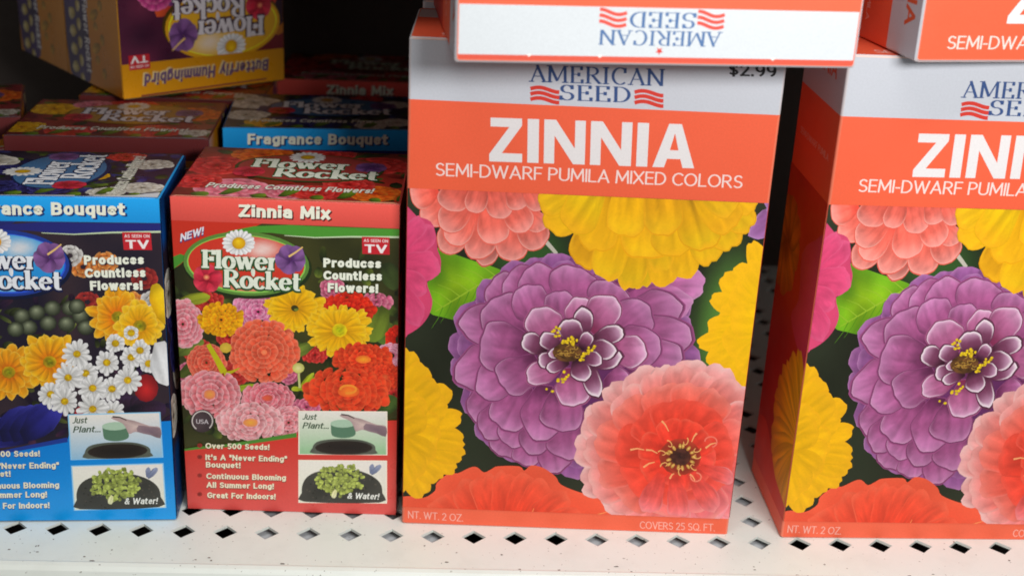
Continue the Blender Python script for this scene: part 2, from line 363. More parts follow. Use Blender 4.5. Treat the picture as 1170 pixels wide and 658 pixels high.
# glyphs: (advance, strokes, serifs (x, y, half width))
X = .66
GL = {
 'A': (.82, [[(.1, 0), (.41, 1)], [(.37, 1), (.72, 0)], [(.2, .34), (.6, .34)]], [(.1, 0, .12), (.72, 0, .14)]),
 'M': (1.02, [[(.14, 0), (.16, 1)], [(.16, 1), (.5, .1)], [(.5, .1), (.84, 1)], [(.86, 1), (.88, 0)]], [(.14, 0, .12), (.88, 0, .15), (.1, 1, .1), (.9, 1, .1)]),
 'E': (.74, [[(.2, 0), (.2, 1)], [(.1, .98), (.62, .98)], [(.1, .02), (.66, .02)], [(.2, .52), (.5, .52)], [(.62, 1), (.62, .8)], [(.66, 0), (.66, .22)], [(.5, .42), (.5, .62)]], []),
 'R': (.84, [[(.2, 0), (.2, 1)], [(.1, .98), (.4, .98)] + arc(.4, .75, .24, .23, 90, -90) + [(.2, .5)], [(.4, .5), (.74, .02)]], [(.2, 0, .14), (.76, 0, .08)]),
 'I': (.42, [[(.2, 0), (.2, 1)]], [(.2, 0, .14), (.2, 1, .14)]),
 'C': (.84, [arc(.45, .5, .34, .5, 50, 310, 16), [(.68, .98), (.68, .7)]], []),
 'N': (.92, [[(.16, 0), (.16, 1)], [(.14, 1), (.74, .02)], [(.76, 0), (.76, 1)]], [(.16, 0, .12), (.1, 1, .08), (.76, 1, .12)]),
 'S': (.66, [arc(.33, .74, .21, .24, 30, 250, 10) + arc(.33, .26, .24, .25, 70, -150, 10), [(.54, .98), (.54, .74)], [(.08, .02), (.08, .28)]], []),
 'D': (.88, [[(.2, 0), (.2, 1)], [(.1, .98), (.36, .98)] + arc(.36, .5, .38, .48, 90, -90, 12) + [(.1, .02)]], []),
 'F': (.66, [[(.2, 0), (.2, 1)], [(.04, .96), (.62, .96)], [(.2, .52), (.5, .52)], [(.6, 1), (.6, .78)], [(.5, .42), (.5, .62)]], [(.2, 0, .16)]),
 'l': (.34, [[(.17, 0), (.17, 1.02)]], [(.17, 0, .15), (.11, 1, .08)]),
 'o': (.62, [arc(.31, X / 2, .23, X / 2, 0, 360, 18)], []),
 'w': (.92, [[(.12, X), (.3, 0)], [(.3, 0), (.46, X)], [(.46, X), (.64, 0)], [(.64, 0), (.82, X)]], [(.12, X, .12), (.46, X, .1), (.82, X, .1)]),
 'e': (.6, [[(.1, .36), (.5, .36)] + arc(.31, X / 2, .21, X / 2, 8, 320, 16)], []),
 'r': (.5, [[(.16, 0), (.16, X)], [(.16, .4)] + arc(.34, .42, .16, .22, 160, 60, 6)], [(.16, 0, .14), (.1, X, .08)]),
 'c': (.56, [arc(.31, X / 2, .22, X / 2, 40, 320, 16)], []),
 'k': (.66, [[(.16, 0), (.16, 1.02)], [(.18, .28), (.5, X)], [(.3, .4), (.56, .02)]], [(.16, 0, .13), (.1, 1, .08), (.58, 0, .1), (.5, X, .1)]),
 't': (.44, [[(.2, .95), (.2, .2)] + arc(.34, .18, .14, .17, 180, 290, 6), [(.06, X), (.4, X)]], []),
}
_sf = {}
def serif(text, tk, tn):
    key = (text, tk, tn)
    if key in _sf: return _sf[key]
    V = []; Fc = []; x = 0; base = (tk, tn)
    for ch in text:
        adv, st, se = GL[ch]
        for gi, s in enumerate(st):
            n = len(s); b0 = len(V)
            for i, p in enumerate(s):
                a = s[max(0, i - 1)]; b = s[min(n - 1, i + 1)]; dx, dy = b[0] - a[0], b[1] - a[1]; d = math.hypot(dx, dy) or 1
                dx /= d; dy /= d; k = abs(dy) ** 1.3
                if n == 2 and abs(dx) > .15 and abs(dy) > .3: k = 1.0 if dx * dy < 0 else .25   # thin up-strokes, thick down-strokes
                w = (tn + (tk - tn) * k) / 2; e = (0, 0)
                if i in (0, n - 1) and s[0] != s[-1]: q = tn * .3 * (-1 if i == 0 else 1); e = (dx * q, dy * q)
                V += [(x + p[0] - dy * w + e[0], p[1] + dx * w + e[1]), (x + p[0] + dy * w + e[0], p[1] - dx * w + e[1])]
            for i in range(n - 1): Fc.append((gi, [b0 + 2 * i, b0 + 2 * i + 1, b0 + 2 * i + 3, b0 + 2 * i + 2]))
        for (sx, sy, hw) in se:
            hw += tn * .2; hy = tn * .6; y = sy + (hy * .6 if sy < .1 else -hy * .6); b0 = len(V)
            V += [(x + sx - hw, y - hy), (x + sx + hw, y - hy), (x + sx + hw, y + hy), (x + sx - hw, y + hy)]
            Fc.append((8, [b0, b0 + 1, b0 + 2, b0 + 3]))
        x += adv
    g = (V, Fc, (.05, x - .05)); _sf[key] = g; return g

# ------------------------------------------------------------------ carton body
def carton_body(W, D, H, bands, name, parent, mat, r=.012, paper=(235, 200, 185), wear=.3, lidcol=None):
    """rounded four-sided tube; bands = [(z from, z to, colour)]; folded edges show a little worn paper"""
    prof = []
    for (cx, cy, a0) in ((r, r, 180), (W - r, r, 270), (W - r, D - r, 0), (r, D - r, 90)):
        for k in range(5): a = math.radians(a0 + 22.5 * k); prof.append((cx + r * math.cos(a), cy + r * math.sin(a), .5 if k in (1, 2, 3) else .0))
    n = len(prof); V = []; C = []; Fc = []
    def ring(z, col, inset=0, w=0):
        b = len(V)
        for (x, y, e) in prof:
            X_ = x + (inset if x < W / 2 else -inset); Y_ = y + (inset if y < D / 2 else -inset)
            V.append((X_, Y_, z)); C.append(lin(mix(col, paper, min(1, (e * 2 * wear) + w))))
        return b
    def join(a, b):
        for i in range(n): j = (i + 1) % n; Fc.append([a + i, a + j, b + j, b + i])
    c0 = bands[0][2]; c1 = bands[-1][2]
    a = ring(0, c0, .008, wear); Fc.append(list(range(a, a + n))[::-1]); b = ring(.008, c0); join(a, b)
    for k, (z0, z1, col) in enumerate(bands):
        z0 = max(z0, .008); z1 = min(z1, H - .008); p = ring(z0, col); q = ring(z1, col); join(p, q)
    t1 = ring(H - .008, c1); t2 = ring(H, c1, .008, wear); join(t1, t2)
    t3 = ring(H, lidcol or c1, .008); Fc.append(list(range(t3, t3 + n)))
    return link_mesh(name, V, Fc, mat, parent, C)

# =================================================================== BIG ZINNIA CARTON
WA, DA, HA = 1.5, .6142, 2.2404
P_A = pose(-.4576, 5.1886, .0194, 0, -.0169, .0041)
P_B = pose(1.2839, 5.2065, .0672, 0, -.0110, .0036)
CORAL = (235, 97, 64); WHT = (194, 198, 206)
def big_carton():
    root = thing('seed_carton', 'tall coral zinnia carton with $2.99 price, standing upright at the centre of the shelf', 'seed box')
    F = Face((0, 0, 0), (1, 0, 0), (0, 0, 1), (0, -1, 0), (0, WA, 0, HA), P_A); P = F.px
    zh = P(468, 113.5)[1]; zr = (P(467.5, 215.5)[1] + P(880, 232)[1]) / 2; zb = (P(461, 578.5)[1] + P(830, 592)[1]) / 2
    PIC = 'flower_picture'
    e = .004
    F.clip = (e, WA - e, zb, zr)
    # dark, out-of-focus garden behind the blooms
    def bg(a, b):
        n = noise(a * 5, b * 7, 3); c = mix((26, 28, 18), (50, 58, 40), n)
        g = max(0, 1 - math.hypot((a - .93) / .12, (b - .62) / .3)); c = mix(c, (84, 132, 52), min(1, g * 1.7))
        g = max(0, 1 - math.hypot((a - .34) / .15, (b - .83) / .12)); c = mix(c, (48, 84, 36), min(1, g * 1.6))
        return lin(c)
    quad_grid(F, PIC, 0, WA, zb, zr, bg, 30, 36)
    # dark purple right top corner
    for t, w in (((862, 262), 26), ((876, 250), 26), ((858, 272), 24), ((874, 232), 26)):
        petal(F, PIC, P, (905, 232), t, w, [(110, 60, 120), (150, 92, 150), (160, 104, 165)], (180, 130, 185), seed=int(t[0]))
    # light green leaf
    blob(F, PIC, P, [(497, 284), (515, 289), (541, 298), (561, 304), (578, 314), (566, 338), (548, 356), (528, 366), (505, 362), (491, 357), (489, 340), (486, 325), (500, 312)],
         (132, 168, 20), (96, 150, 24), (520, 325), seed=4, nz=.22, sc_=.05)
    line_(F, PIC, P, [(572, 312), (546, 326), (520, 342), (497, 356)], 2.6, (150, 184, 44), .8)
    for k in range(7):
        x0, y0 = 566 - k * 10, 315 + k * 6; up_ = [(x0, y0), (x0 - 12, y0 - 9), (x0 - 26, y0 - 14)]; dn = [(x0, y0), (x0 - 5, y0 + 12), (x0 - 13, y0 + 24)]
        line_(F, PIC, P, up_, 1.1, (150, 186, 48), .3); line_(F, PIC, P, dn, 1.1, (84, 138, 22), .3)
    line_(F, PIC, P, [(622, 274), (630, 283), (636, 290)], 5, (190, 185, 170), 4)
    # coral head, upper left
    CK = [(226, 74, 58), (236, 104, 88), (240, 146, 136)]
    for (b, t, w, v) in [((560, 230), (556, 304), 30, .8), ((540, 240), (508, 288), 34, .92), ((560, 232), (545, 296), 36, .95), ((585, 235), (583, 298), 38, .98),
                         ((600, 235), (615, 284), 36, .93), ((520, 225), (484, 253), 32, .98), ((500, 215), (470, 226), 34, 1.05), ((590, 235), (622, 262), 24, .97),
                         ((545, 228), (513, 278), 32, 1.04), ((560, 225), (565, 279), 36, 1.05), ((580, 225), (601, 264), 32, 1.03), ((540, 222), (508, 263), 34, .96),
                         ((530, 205), (512, 240), 36, .95), ((560, 205), (574, 250), 30, .98), ((550, 205), (540, 243), 26, .96), ((585, 205), (598, 238), 30, .95),
                         ((600, 205), (617, 240), 22, .95)]:
        petal(F, PIC, P, b, t, w, [tuple(x * v for x in z) for z in CK], (242, 166, 154), .05, .68, int(t[0] + w), sh=.16, n=30, amp=.04, halo=(214, 78, 64), hw_=.035, soft=.4)
    # flat magenta petal on the left edge
    blob(F, PIC, P, [(455, 240), (476, 247), (492, 253), (498, 268), (500, 285), (504, 298), (501, 314), (488, 322), (494, 342), (491, 358), (481, 372), (466, 382), (452, 386)],
         (216, 66, 104), (212, 70, 112), (462, 310), seed=8, nz=.06)
    for i, (t, w) in enumerate([((497, 262), 26), ((502, 300), 34), ((488, 330), 26), ((482, 368), 28), ((484, 250), 22)]): petal(F, PIC, P, (436, 306), t, w, [(204, 56, 100), (212, 66, 110), (216, 76, 120)], (222, 90, 132), .02, .8, 880 + i, n=34, amp=.015, sh=.02, fold=.05)
    # ---- purple bloom: outer rings, then single petals
    C = (648, 405)
    blob(F, PIC, P, ell(C, 128, 112, 20), (110, 50, 100), (96, 44, 96), C, 1)
    PO = [(74, 30, 74), (126, 64, 122), (152, 92, 150)]; PM = [(96, 38, 80), (154, 78, 132), (172, 104, 156)]
    rim = (186, 130, 178)
    R = random.Random(3)
    def rad(a):   # outline of the head by direction (0 = right, 90 = down)
        a = a % 360; K = [(0, 146), (30, 150), (60, 148), (90, 140), (115, 132), (140, 134), (165, 132), (190, 132), (215, 122), (240, 116), (265, 116), (285, 118), (310, 132), (335, 146), (360, 146)]
        for (a0, r0), (a1, r1) in zip(K, K[1:]):
            if a0 <= a <= a1: return r0 + (r1 - r0) * (a - a0) / (a1 - a0)
    for (q, m, o, w, cs) in ((1.03, 22, 4, 44, PO), (.92, 21, 12, 46, PO), (.80, 19, 2, 46, PM)):
        for i in range(m):
            a = o + 360 * i / m + R.uniform(-3, 3); r = rad(a) * q * R.uniform(.97, 1.03); ar = math.radians(a)
            v = R.uniform(.88, 1.06); t = (C[0] + r * math.cos(ar), C[1] + r * math.sin(ar)); b = (C[0] + r * .55 * math.cos(ar), C[1] + r * .55 * math.sin(ar))
            petal(F, PIC, P, b, t, w * R.uniform(.85, 1.1), [tuple(x * v for x in z) for z in cs], rim, .035, .66, int(a * 7 + w + q * 100), n=34, amp=.05, halo=(70, 30, 66) if q < .9 else None, hw_=.06, fold=.12)
    spec = [((700, 330), (808, 322), 42), ((700, 350), (789, 345), 46), ((590, 480), (572, 520), 38), ((605, 490), (600, 531), 36), ((630, 495), (637, 538), 40),
            ((570, 440), (541, 477), 42), ((580, 455), (553, 497), 38), ((590, 400), (522, 430), 48), ((600, 370), (527, 372), 46), ((590, 350), (560, 322), 44),
            ((700, 370), (776, 348), 50), ((700, 390), (788, 384), 52), ((705, 405), (778, 410), 44), ((610, 330), (578, 318), 46),
            ((630, 350), (607, 304), 46), ((600, 470), (580, 508), 38), ((617, 470), (607, 517), 38), ((645, 475), (648, 523), 46), ((600, 385), (560, 343), 54),
            ((600, 435), (573, 489), 46), ((655, 355), (656, 304), 54), ((690, 365), (700, 322), 48), ((600, 410), (547, 446), 46), ((622, 440), (615, 501), 46),
            ((605, 400), (548, 392), 60), ((695, 390), (742, 352), 50), ((695, 400), (753, 392), 50), ((690, 440), (720, 440), 40), ((642, 440), (645, 492), 48),
            ((618, 372), (598, 327), 44), ((640, 375), (640, 332), 36), ((615, 412), (574, 442), 46)]
    for i, (b, t, w) in enumerate(spec):
        v = R.uniform(.93, 1.08); PP = [(104, 42, 82), (164, 84, 134), (186, 118, 166)]
        petal(F, PIC, P, b, t, w, [tuple(x * v for x in z) for z in PP], (206, 156, 190), .03, .62, 300 + i, sh=.2, n=38, amp=.045, halo=(72, 28, 60) if i > 1 else None, hw_=.065, fold=.16)
    pale = [(120, 40, 74), (176, 96, 140), (204, 146, 182)]; rp = (236, 206, 226)
    for i, (b, t, w) in enumerate([((660, 378), (664, 339), 34), ((673, 376), (704, 343), 40), ((692, 401), (738, 400), 37), ((640, 416), (602, 432), 27), ((652, 420), (656, 464), 37),
                                   ((634, 390), (613, 352), 40)]):
        petal(F, PIC, P, b, t, w, pale, rp, .06, .6, 400 + i, sh=.12, amp=.03, n=34, halo=(76, 28, 54), hw_=.08)
    cup = [(48, 20, 32), (116, 58, 88), (200, 158, 186)]; rc = (246, 230, 238)
    for i, (b, t, w) in enumerate([((674, 393), (712, 376), 21), ((664, 387), (668, 352), 23), ((626, 399), (597, 386), 23), ((670, 414), (710, 408), 21), ((667, 412), (684, 451), 21),
                                   ((668, 398), (703, 399), 23), ((655, 393), (650, 364), 27), ((641, 399), (619, 382), 19), ((641, 407), (615, 413), 19), ((658, 409), (668, 434), 22),
                                   ((663, 405), (688, 412), 16), ((664, 399), (674, 380), 15), ((650, 413), (625, 422), 13), ((648, 403), (627, 404), 12)]):
        petal(F, PIC, P, b, t, w, cup, rc, .17, .6, 430 + i, sh=.05, amp=.02, halo=(50, 20, 36), hw_=.11)
    blob(F, PIC, P, ell((648, 402), 17, 11, 12), (120, 84, 36), (78, 50, 28), None, 1, .5, .5, 3)
    for i in range(34):
        a = R.uniform(0, 6.28); r = R.uniform(.1, 1); c = (648 + 16 * r * math.cos(a), 402 + 9 * r * math.sin(a)); k = R.uniform(1.2, 2.2)
        line_(F, PIC, P, ell(c, 2.4, 1.6, 6, 0, a, a + 4), .8, (180, 140, 60) if i % 2 else (96, 60, 30))
    for (cx, cy, m) in ((646, 388, 6), (657, 391, 6), (635, 376, 4), (637, 382, 3), (671, 402, 6), (676, 398, 4), (664, 409, 5), (642, 433, 6), (647, 427, 3), (651, 386, 3), (628, 447, 2)):
        for k in range(m):
            c = (cx + R.uniform(-4.5, 4.5), cy + R.uniform(-3.2, 3.2))
            blob(F, PIC, P, ell(c, R.uniform(1.5, 2.5), R.uniform(1.3, 2.2), 7), (240, 214, 40), (196, 158, 20), None, 1, .2, .9, k)
    # ---- orange red bloom at the foot
    blob(F, PIC, P, [(450, 572), (467, 566), (484, 568), (497, 560), (499, 551), (513, 540), (523, 540), (537, 533.5), (545, 533), (553, 539), (562, 535), (569, 532), (593, 532), (599, 537),
                     (607, 531), (621, 534), (635, 544), (641, 553), (663, 562), (690, 569), (705, 600), (560, 620), (450, 600)], (229, 66, 40), (236, 92, 62), (560, 585), 3, .05, .05, 12)
    for i in range(11):
        a = math.radians(196 + i * 15); petal(F, PIC, P, (575, 628), (575 + 104 * math.cos(a), 630 + 92 * math.sin(a)), 34, [(222, 58, 34), (229, 68, 42), (234, 86, 58)], (238, 100, 70), .02, .82, 860 + i, n=34, notch=.03, amp=.02, sh=.02, fold=.04)
    for a, b in (((606, 590), (610, 580)), ((680, 588), (694, 584))): line_(F, PIC, P, [a, b], 1.6, (246, 150, 90), .6)
    # ---- yellow bloom, left edge
    YL = [(222, 146, 8), (244, 184, 12), (243, 182, 20)]
    for i, (t, w) in enumerate([((470, 398), 34), ((487, 416), 34), ((514, 441), 30), ((488, 566), 30), ((503, 549), 30), ((521, 538), 26), ((531, 522), 28), ((532, 503), 28), ((529, 476), 26),
                                ((512, 460), 34), ((500, 436), 36), ((505, 485), 40), ((502, 505), 40), ((494, 528), 36), ((480, 545), 40), ((466, 560), 34), ((480, 450), 44), ((486, 470), 38)]):
        v = R.uniform(.95, 1.04); petal(F, PIC, P, (438, 492), t, w, [tuple(x * v for x in z) for z in YL], (240, 176, 22), .02, .78, 500 + i, notch=.03, amp=.03, sh=.08, n=34, soft=.45, fold=.14, tex=.4)
    # ---- yellow bloom, right edge
    for i, (t, w) in enumerate([((858, 276), 26), ((842, 302), 30), ((824, 316), 34), ((812, 339), 26), ((820, 357), 28), ((806, 374), 28), ((796, 393), 24), ((808, 420), 34), ((828, 436), 34),
                                ((846, 467), 28), ((836, 452), 26), ((836, 330), 40), ((828, 400), 44), ((834, 366), 40), ((850, 300), 34), ((850, 430), 40)]):
        v = R.uniform(.96, 1.04); petal(F, PIC, P, (896, 368), t, w, [(246, 190, 10), tuple(x * v for x in (248, 194, 8)), (244, 184, 18)], (246, 186, 18), .02, .78, 540 + i, notch=.03, amp=.02, sh=.05, n=34, soft=.5, fold=.08, tex=.3)
    # ---- yellow bloom, top
    for i, (b, t, w, v) in enumerate([((720, 215), (736, 331), 30, .9), ((735, 215), (720, 332), 34, .95), ((750, 215), (758, 328), 36, .95), ((770, 215), (786, 318), 36, 1), ((780, 210), (815, 300), 36, .96),
                                   ((700, 215), (662, 303), 40, .9), ((690, 210), (628, 264), 38, 1), ((715, 215), (689, 320), 40, 1.01), ((790, 205), (836, 285), 36, .96), ((790, 200), (858, 262), 34, .95),
                                   ((790, 196), (864, 238), 34, 1), ((680, 195), (618, 238), 34, 1.02), ((700, 205), (678, 286), 42, 1.0), ((690, 195), (650, 262), 44, 1.02), ((745, 205), (758, 312), 32, .94),
                                   ((735, 200), (735, 296), 54, 1.02), ((765, 200), (770, 292), 50, .97), ((780, 200), (806, 284), 48, .96), ((720, 195), (712, 270), 44, 1.02), ((790, 196), (836, 262), 44, .96),
                                   ((755, 190), (760, 268), 44, .98), ((780, 185), (838, 244), 34, 1.0)]):
        petal(F, PIC, P, b, t, w, [tuple(min(250, x * v * R.uniform(.95, 1.03)) for x in z) for z in ((206, 132, 6), (244, 182, 10), (246, 188, 20))], (242, 178, 22), .02, .8, 580 + i, notch=.02, amp=.035, sh=.16, n=34, soft=.6, fold=.3, tex=.35, halo=(208, 136, 10) if t[1] < 312 else None, hw_=.025)
    # ---- coral bloom, lower right
    Cc = (777, 521)
    def rad2(a):
        K = [(0, 100), (30, 104), (60, 96), (90, 84), (120, 96), (140, 106), (160, 120), (180, 121), (200, 124), (215, 118), (235, 112), (255, 110), (272, 109), (290, 112), (310, 112), (335, 104), (360, 100)]
        a %= 360
        for (a0, r0), (a1, r1) in zip(K, K[1:]):
            if a0 <= a <= a1: return r0 + (r1 - r0) * (a - a0) / (a1 - a0)
    for k, (q, m, o, w, cs, rr) in enumerate(((1.0, 20, 6, 46, [(232, 70, 52), (230, 108, 98), (230, 164, 162)], (236, 188, 184)), (.93, 17, 16, 48, [(232, 66, 48), (232, 92, 78), (231, 148, 144)], (236, 172, 166)),
                                              (.80, 13, 2, 50, [(230, 64, 46), (232, 78, 60), (233, 118, 104)], (236, 134, 122)), (.6, 10, 10, 46, [(230, 58, 40), (234, 66, 46), (235, 78, 60)], (236, 88, 70)),
                                              (.40, 8, 20, 36, [(222, 50, 36), (232, 62, 44), (235, 74, 54)], (238, 90, 68)))):
        for i in range(m):
            a = o + 360 * i / m + R.uniform(-4, 4); r = rad2(a) * q * R.uniform(.95, 1.04); ar = math.radians(a); v = R.uniform(.95, 1.04)
            pk = max(0, math.cos(ar - .9)) * (.6 if k < 3 else .2); cs2 = [mix(z, (232, 120, 140), pk * (.2 + .4 * n_)) for n_, z in enumerate(cs)]
            petal(F, PIC, P, (Cc[0] + 10 * math.cos(ar), Cc[1] + 10 * math.sin(ar)), (Cc[0] + r * math.cos(ar), Cc[1] + r * math.sin(ar)), w * R.uniform(.8, 1.12),
                  [tuple(x * v for x in z) for z in cs2], mix(rr, (240, 160, 170), pk * .5), .025, .8, 700 + 40 * k + i, notch=.04, sh=.05, amp=.03, n=36, fold=.10, soft=.5)
    for (b, t, w) in (((790, 540), (818, 582), 24), ((800, 532), (838, 548), 18), ((770, 545), (776, 590), 26), ((755, 540), (740, 585), 26)):
        petal(F, PIC, P, b, t, w, [(228, 66, 52), (229, 84, 76), (232, 122, 126)], (236, 140, 140), .02, .75, int(t[0]), n=34, notch=.03, amp=.03, sh=.1, fold=.1)
    blob(F, PIC, P, ell(Cc, 24, 21, 14), (70, 30, 26), (176, 60, 40), None, 1, .2, .3, 5)
    blob(F, PIC, P, ell(Cc, 12, 10.5, 12), (58, 34, 30), (84, 44, 34), None, 1, .3, .6, 6)
    for i in range(30):
        a = i * 6.283 / 15 + R.uniform(-.15, .15); r = (14.5 if i < 15 else 20.5) + R.uniform(-1.5, 1.5); c = (Cc[0] + r * math.cos(a), Cc[1] + r * .9 * math.sin(a))
        if i < 15: blob(F, PIC, P, ell(c, 3.3, 1.9, 8, a), (232, 196, 110), (176, 120, 50), None, 1, .2, .8, i)
        elif i % 2: line_(F, PIC, P, ell(c, 4.2, 2.4, 9, a, 0, 5), 1.2, (238, 178, 104), .8)
    for a, b in (((738, 513), (751, 517)), ((720, 513), (736, 513)), ((735, 533), (748, 527)), ((756, 480), (764, 492)), ((796, 494), (790, 504)), ((765, 546), (770, 540)), ((788, 541), (794, 548)), ((806, 511), (818, 505))):
        line_(F, PIC, P, [a, ((a[0] + b[0]) / 2, (a[1] + b[1]) / 2 - 1.5), b], 2.2, (244, 168, 110), 1)
    line_(F, PIC, P, ell((812, 504), 7, 6, 12, 0, 3.2, 8), 1.6, (240, 120, 100))
    line_(F, PIC, P, ell((795, 544), 6, 5, 12, 0, -1.5, 4), 1.6, (240, 130, 104))
    # ---- header and footer
    F.clip = F.rect
    def col(F, part, x0, x1, y0, y1, c): quad_grid(F, part, x0, x1, y0, y1, lambda a, b: lin(c), 2, 2)
    BR = 'brand_logo'; TT = 'title_lettering'
    NV = (52, 78, 128); RD = (208, 56, 44)
    T(F, BR, P, 'AMERICAN', (606, 93.5), (758.5, 98.5), 19, NV, font='serif', thick=.14, thin=.05)
    T(F, BR, P, 'SEED', (640, 114.5), (721, 117.5), 17.5, NV, font='serif', thick=.14, thin=.05)
    flat(F, BR, P, star(684, 70, 5.5), RD)
    for x0 in (606, 725):
        for k in range(3):
            pts = [(x0 + 33 * i / 12, 102.2 + k * 6.0 + (x0 - 606) * .033 + 33 * i / 12 * .035 + 2.4 * math.sin(-2.95 + i / 12 * 4.6)) for i in range(13)]
            line_(F, BR, P, pts, 4.4, RD)
    T(F, TT, P, 'ZINNIA', (559, 184.5), (793, 192.5), 50, (226, 222, 222), wt='heavy')
    T(F, TT, P, 'SEMI-DWARF PUMILA MIXED COLORS', (498, 201), (848, 215.5), 15, (240, 214, 208), wt=.115)
    T(F, 'price_mark', P, '$2.99', (833, 87), (887, 88.5), 14, (30, 28, 30), wt=.17)
    T(F, 'footer_lettering', P, 'NT. WT. 2 OZ.', (466, 591.5), (529, 595.5), 8.5, (246, 178, 164), wt=.12)
    T(F, 'footer_lettering', P, 'COVERS 25 SQ. FT.', (731, 603.5), (816.5, 606.5), 8.5, (246, 178, 164), wt=.12)
    line_(F, 'lid_crease', lambda x, y: (x, y), [(.014, HA - .006), (.5, HA - .0055), (1.0, HA - .0065), (WA - .014, HA - .006)], .006, (240, 208, 196), .004)
    # ---- lid (its own panel): coral field, white band at the rear, thin coral strip
    lid_front = DA * .66; strip = DA - .030
    L = Face((0, 0, HA), (1, 0, 0), (0, 1, 0), (0, 0, 1), (0, WA, 0, DA)); Q = lambda x, y: (x, y)
    col(L, 'lid', .012, WA - .012, .012, lid_front, CORAL); col(L, 'lid', .012, WA - .012, lid_front, strip, (206, 212, 216)); col(L, 'lid', .012, WA - .012, strip, DA - .012, (214, 84, 64))
    k = lid_front
    T(L, 'lid_lettering', Q, 'ZINNIA', (.36, .150), (1.14, .150), 1, (232, 226, 226), wt='heavy', up=(0, .17))
    T(L, 'lid_lettering', Q, 'SEMI-DWARF PUMILA MIXED COLORS', (.125, .050), (1.36, .050), 1, (244, 214, 206), wt=.115, up=(0, .052))
    # logo on the white band (reads the same way up)
    T(L, 'lid_logo', Q, 'AMERICAN', (.527, k + .083), (.978, k + .083), 1, (76, 112, 160), font='serif', up=(0, .053), thick=.14, thin=.05)
    T(L, 'lid_logo', Q, 'SEED', (.628, k + .016), (.872, k + .016), 1, (76, 112, 160), font='serif', up=(0, .056), thick=.14, thin=.05)
    flat(L, 'lid_logo', Q, [(x, y) for x, y in star(.752, k + .156, .016, flip=True)], RD)
    for x0 in (.52, .882):
        for j in range(3):
            line_(L, 'lid_logo', Q, [(x0 + .1 * i / 10, k + .018 + j * .021 + .009 * math.sin(2.95 - i / 10 * 4.6)) for i in range(11)], .013, (222, 80, 66))
    # wear chips on the fold of the lid
    for x in (.31, .96, 1.22): flat(L, 'lid', Q, [(x, strip - .002), (x + .012, strip + .006), (x + .02, strip - .002), (x + .01, strip - .006)], (238, 232, 228))
    # ---- sides: header, red band, continuing picture
    sides = []
    for sgn in (0, 1):
        SPI = 'side_picture#%d' % sgn
        G = Face((0, DA, 0), (0, -1, 0), (0, 0, 1), (-1, 0, 0), (0, DA, 0, HA)) if sgn == 0 else Face((WA, 0, 0), (0, 1, 0), (0, 0, 1), (1, 0, 0), (0, DA, 0, HA))
        G.clip = (e, DA - e, zb, zr); Q = lambda x, y: (x, y)
        quad_grid(G, SPI, 0, DA, zb, zr, lambda a, b: lin(mix((170, 30, 24), (212, 62, 50), noise(a * 3, b * 6, 9) * .6 + (b > .75) * .2)), 10, 20)
        ed = DA if sgn == 0 else 0
        if sgn == 0:
            blob(G, SPI, Q, [(ed + .05, 1.45), (ed - .1, 1.42), (ed - .26, 1.3), (ed - .22, 1.1), (ed - .3, .98), (ed - .1, .88), (ed + .05, .86)], (206, 56, 92), (190, 50, 88), (ed, 1.15), 3, .05, 6)
            for i in range(13):
                a = 2.0 + i * .2; petal(G, SPI, Q, (ed + .08, .5), (ed + .08 + .46 * math.cos(a), .5 + .44 * math.sin(a)), .15, [(232, 160, 12), (240, 176, 16), (226, 160, 20)], (200, 130, 20), .03, .75, 60 + i, notch=.02)
            for i in range(9): petal(G, SPI, Q, (.1, 1.25), (.1 + .22 * math.cos(i * .7), 1.25 + .24 * math.sin(i * .7)), .16, [(140, 60, 20), (200, 120, 30), (180, 90, 30)], None, .03, .7, 80 + i)
            blob(G, SPI, Q, [(0, .05), (0, .3), (.15, .36), (.3, .28), (.42, .2), (.62, .16), (.62, .05)], (224, 66, 44), (214, 60, 44), (.3, .1), 3, .05, 8)
        else:
            for i in range(14): petal(G, SPI, Q, (-.02, 1.15), (.42 * math.cos(-1.4 + i * .22), 1.15 + .5 * math.sin(-1.4 + i * .22)), .15, [(240, 180, 12), (244, 186, 16), (232, 164, 20)], (210, 140, 24), .03, .75, 120 + i, notch=.02)
            for i in range(14): petal(G, SPI, Q, (-.05, .4), (.38 * math.cos(-1.4 + i * .22), .4 + .38 * math.sin(-1.4 + i * .22)), .14, [(226, 70, 60), (232, 110, 100), (234, 150, 150)], (238, 180, 176), .03, .75, 150 + i)
        G.clip = G.rect
        T(G, 'side_lettering', Q, 'ZINNIA', (.12, zh + .12), (DA - .12, zh + .12), 1, (214, 96, 60), wt=.17, up=(0, .08))
        T(G, 'side_lettering', Q, 'SEMI-DWARF PUMILA', (.08, zr + .16), (DA - .08, zr + .16), 1, (246, 190, 176), wt=.115, up=(0, .03))
        sides.append(G)
    carton_body(WA, DA, HA, [(0, zb, (238, 104, 74)), (zb, zr, CORAL), (zr, zh, CORAL), (zh, HA, WHT)], 'carton_body', root, M_CARD, wear=.25, lidcol=CORAL)
    build_parts([F, L] + sides, root, M_CARD, {'lid_lettering': 'lid', 'lid_logo': 'lid'})
    return root
def star(cx, cy, r, flip=False):
    return [(cx + r * (1 if k % 2 == 0 else .42) * math.sin(k * math.pi / 5), cy + (1 if flip else -1) * r * (1 if k % 2 == 0 else .42) * math.cos(k * math.pi / 5)) for k in range(10)]

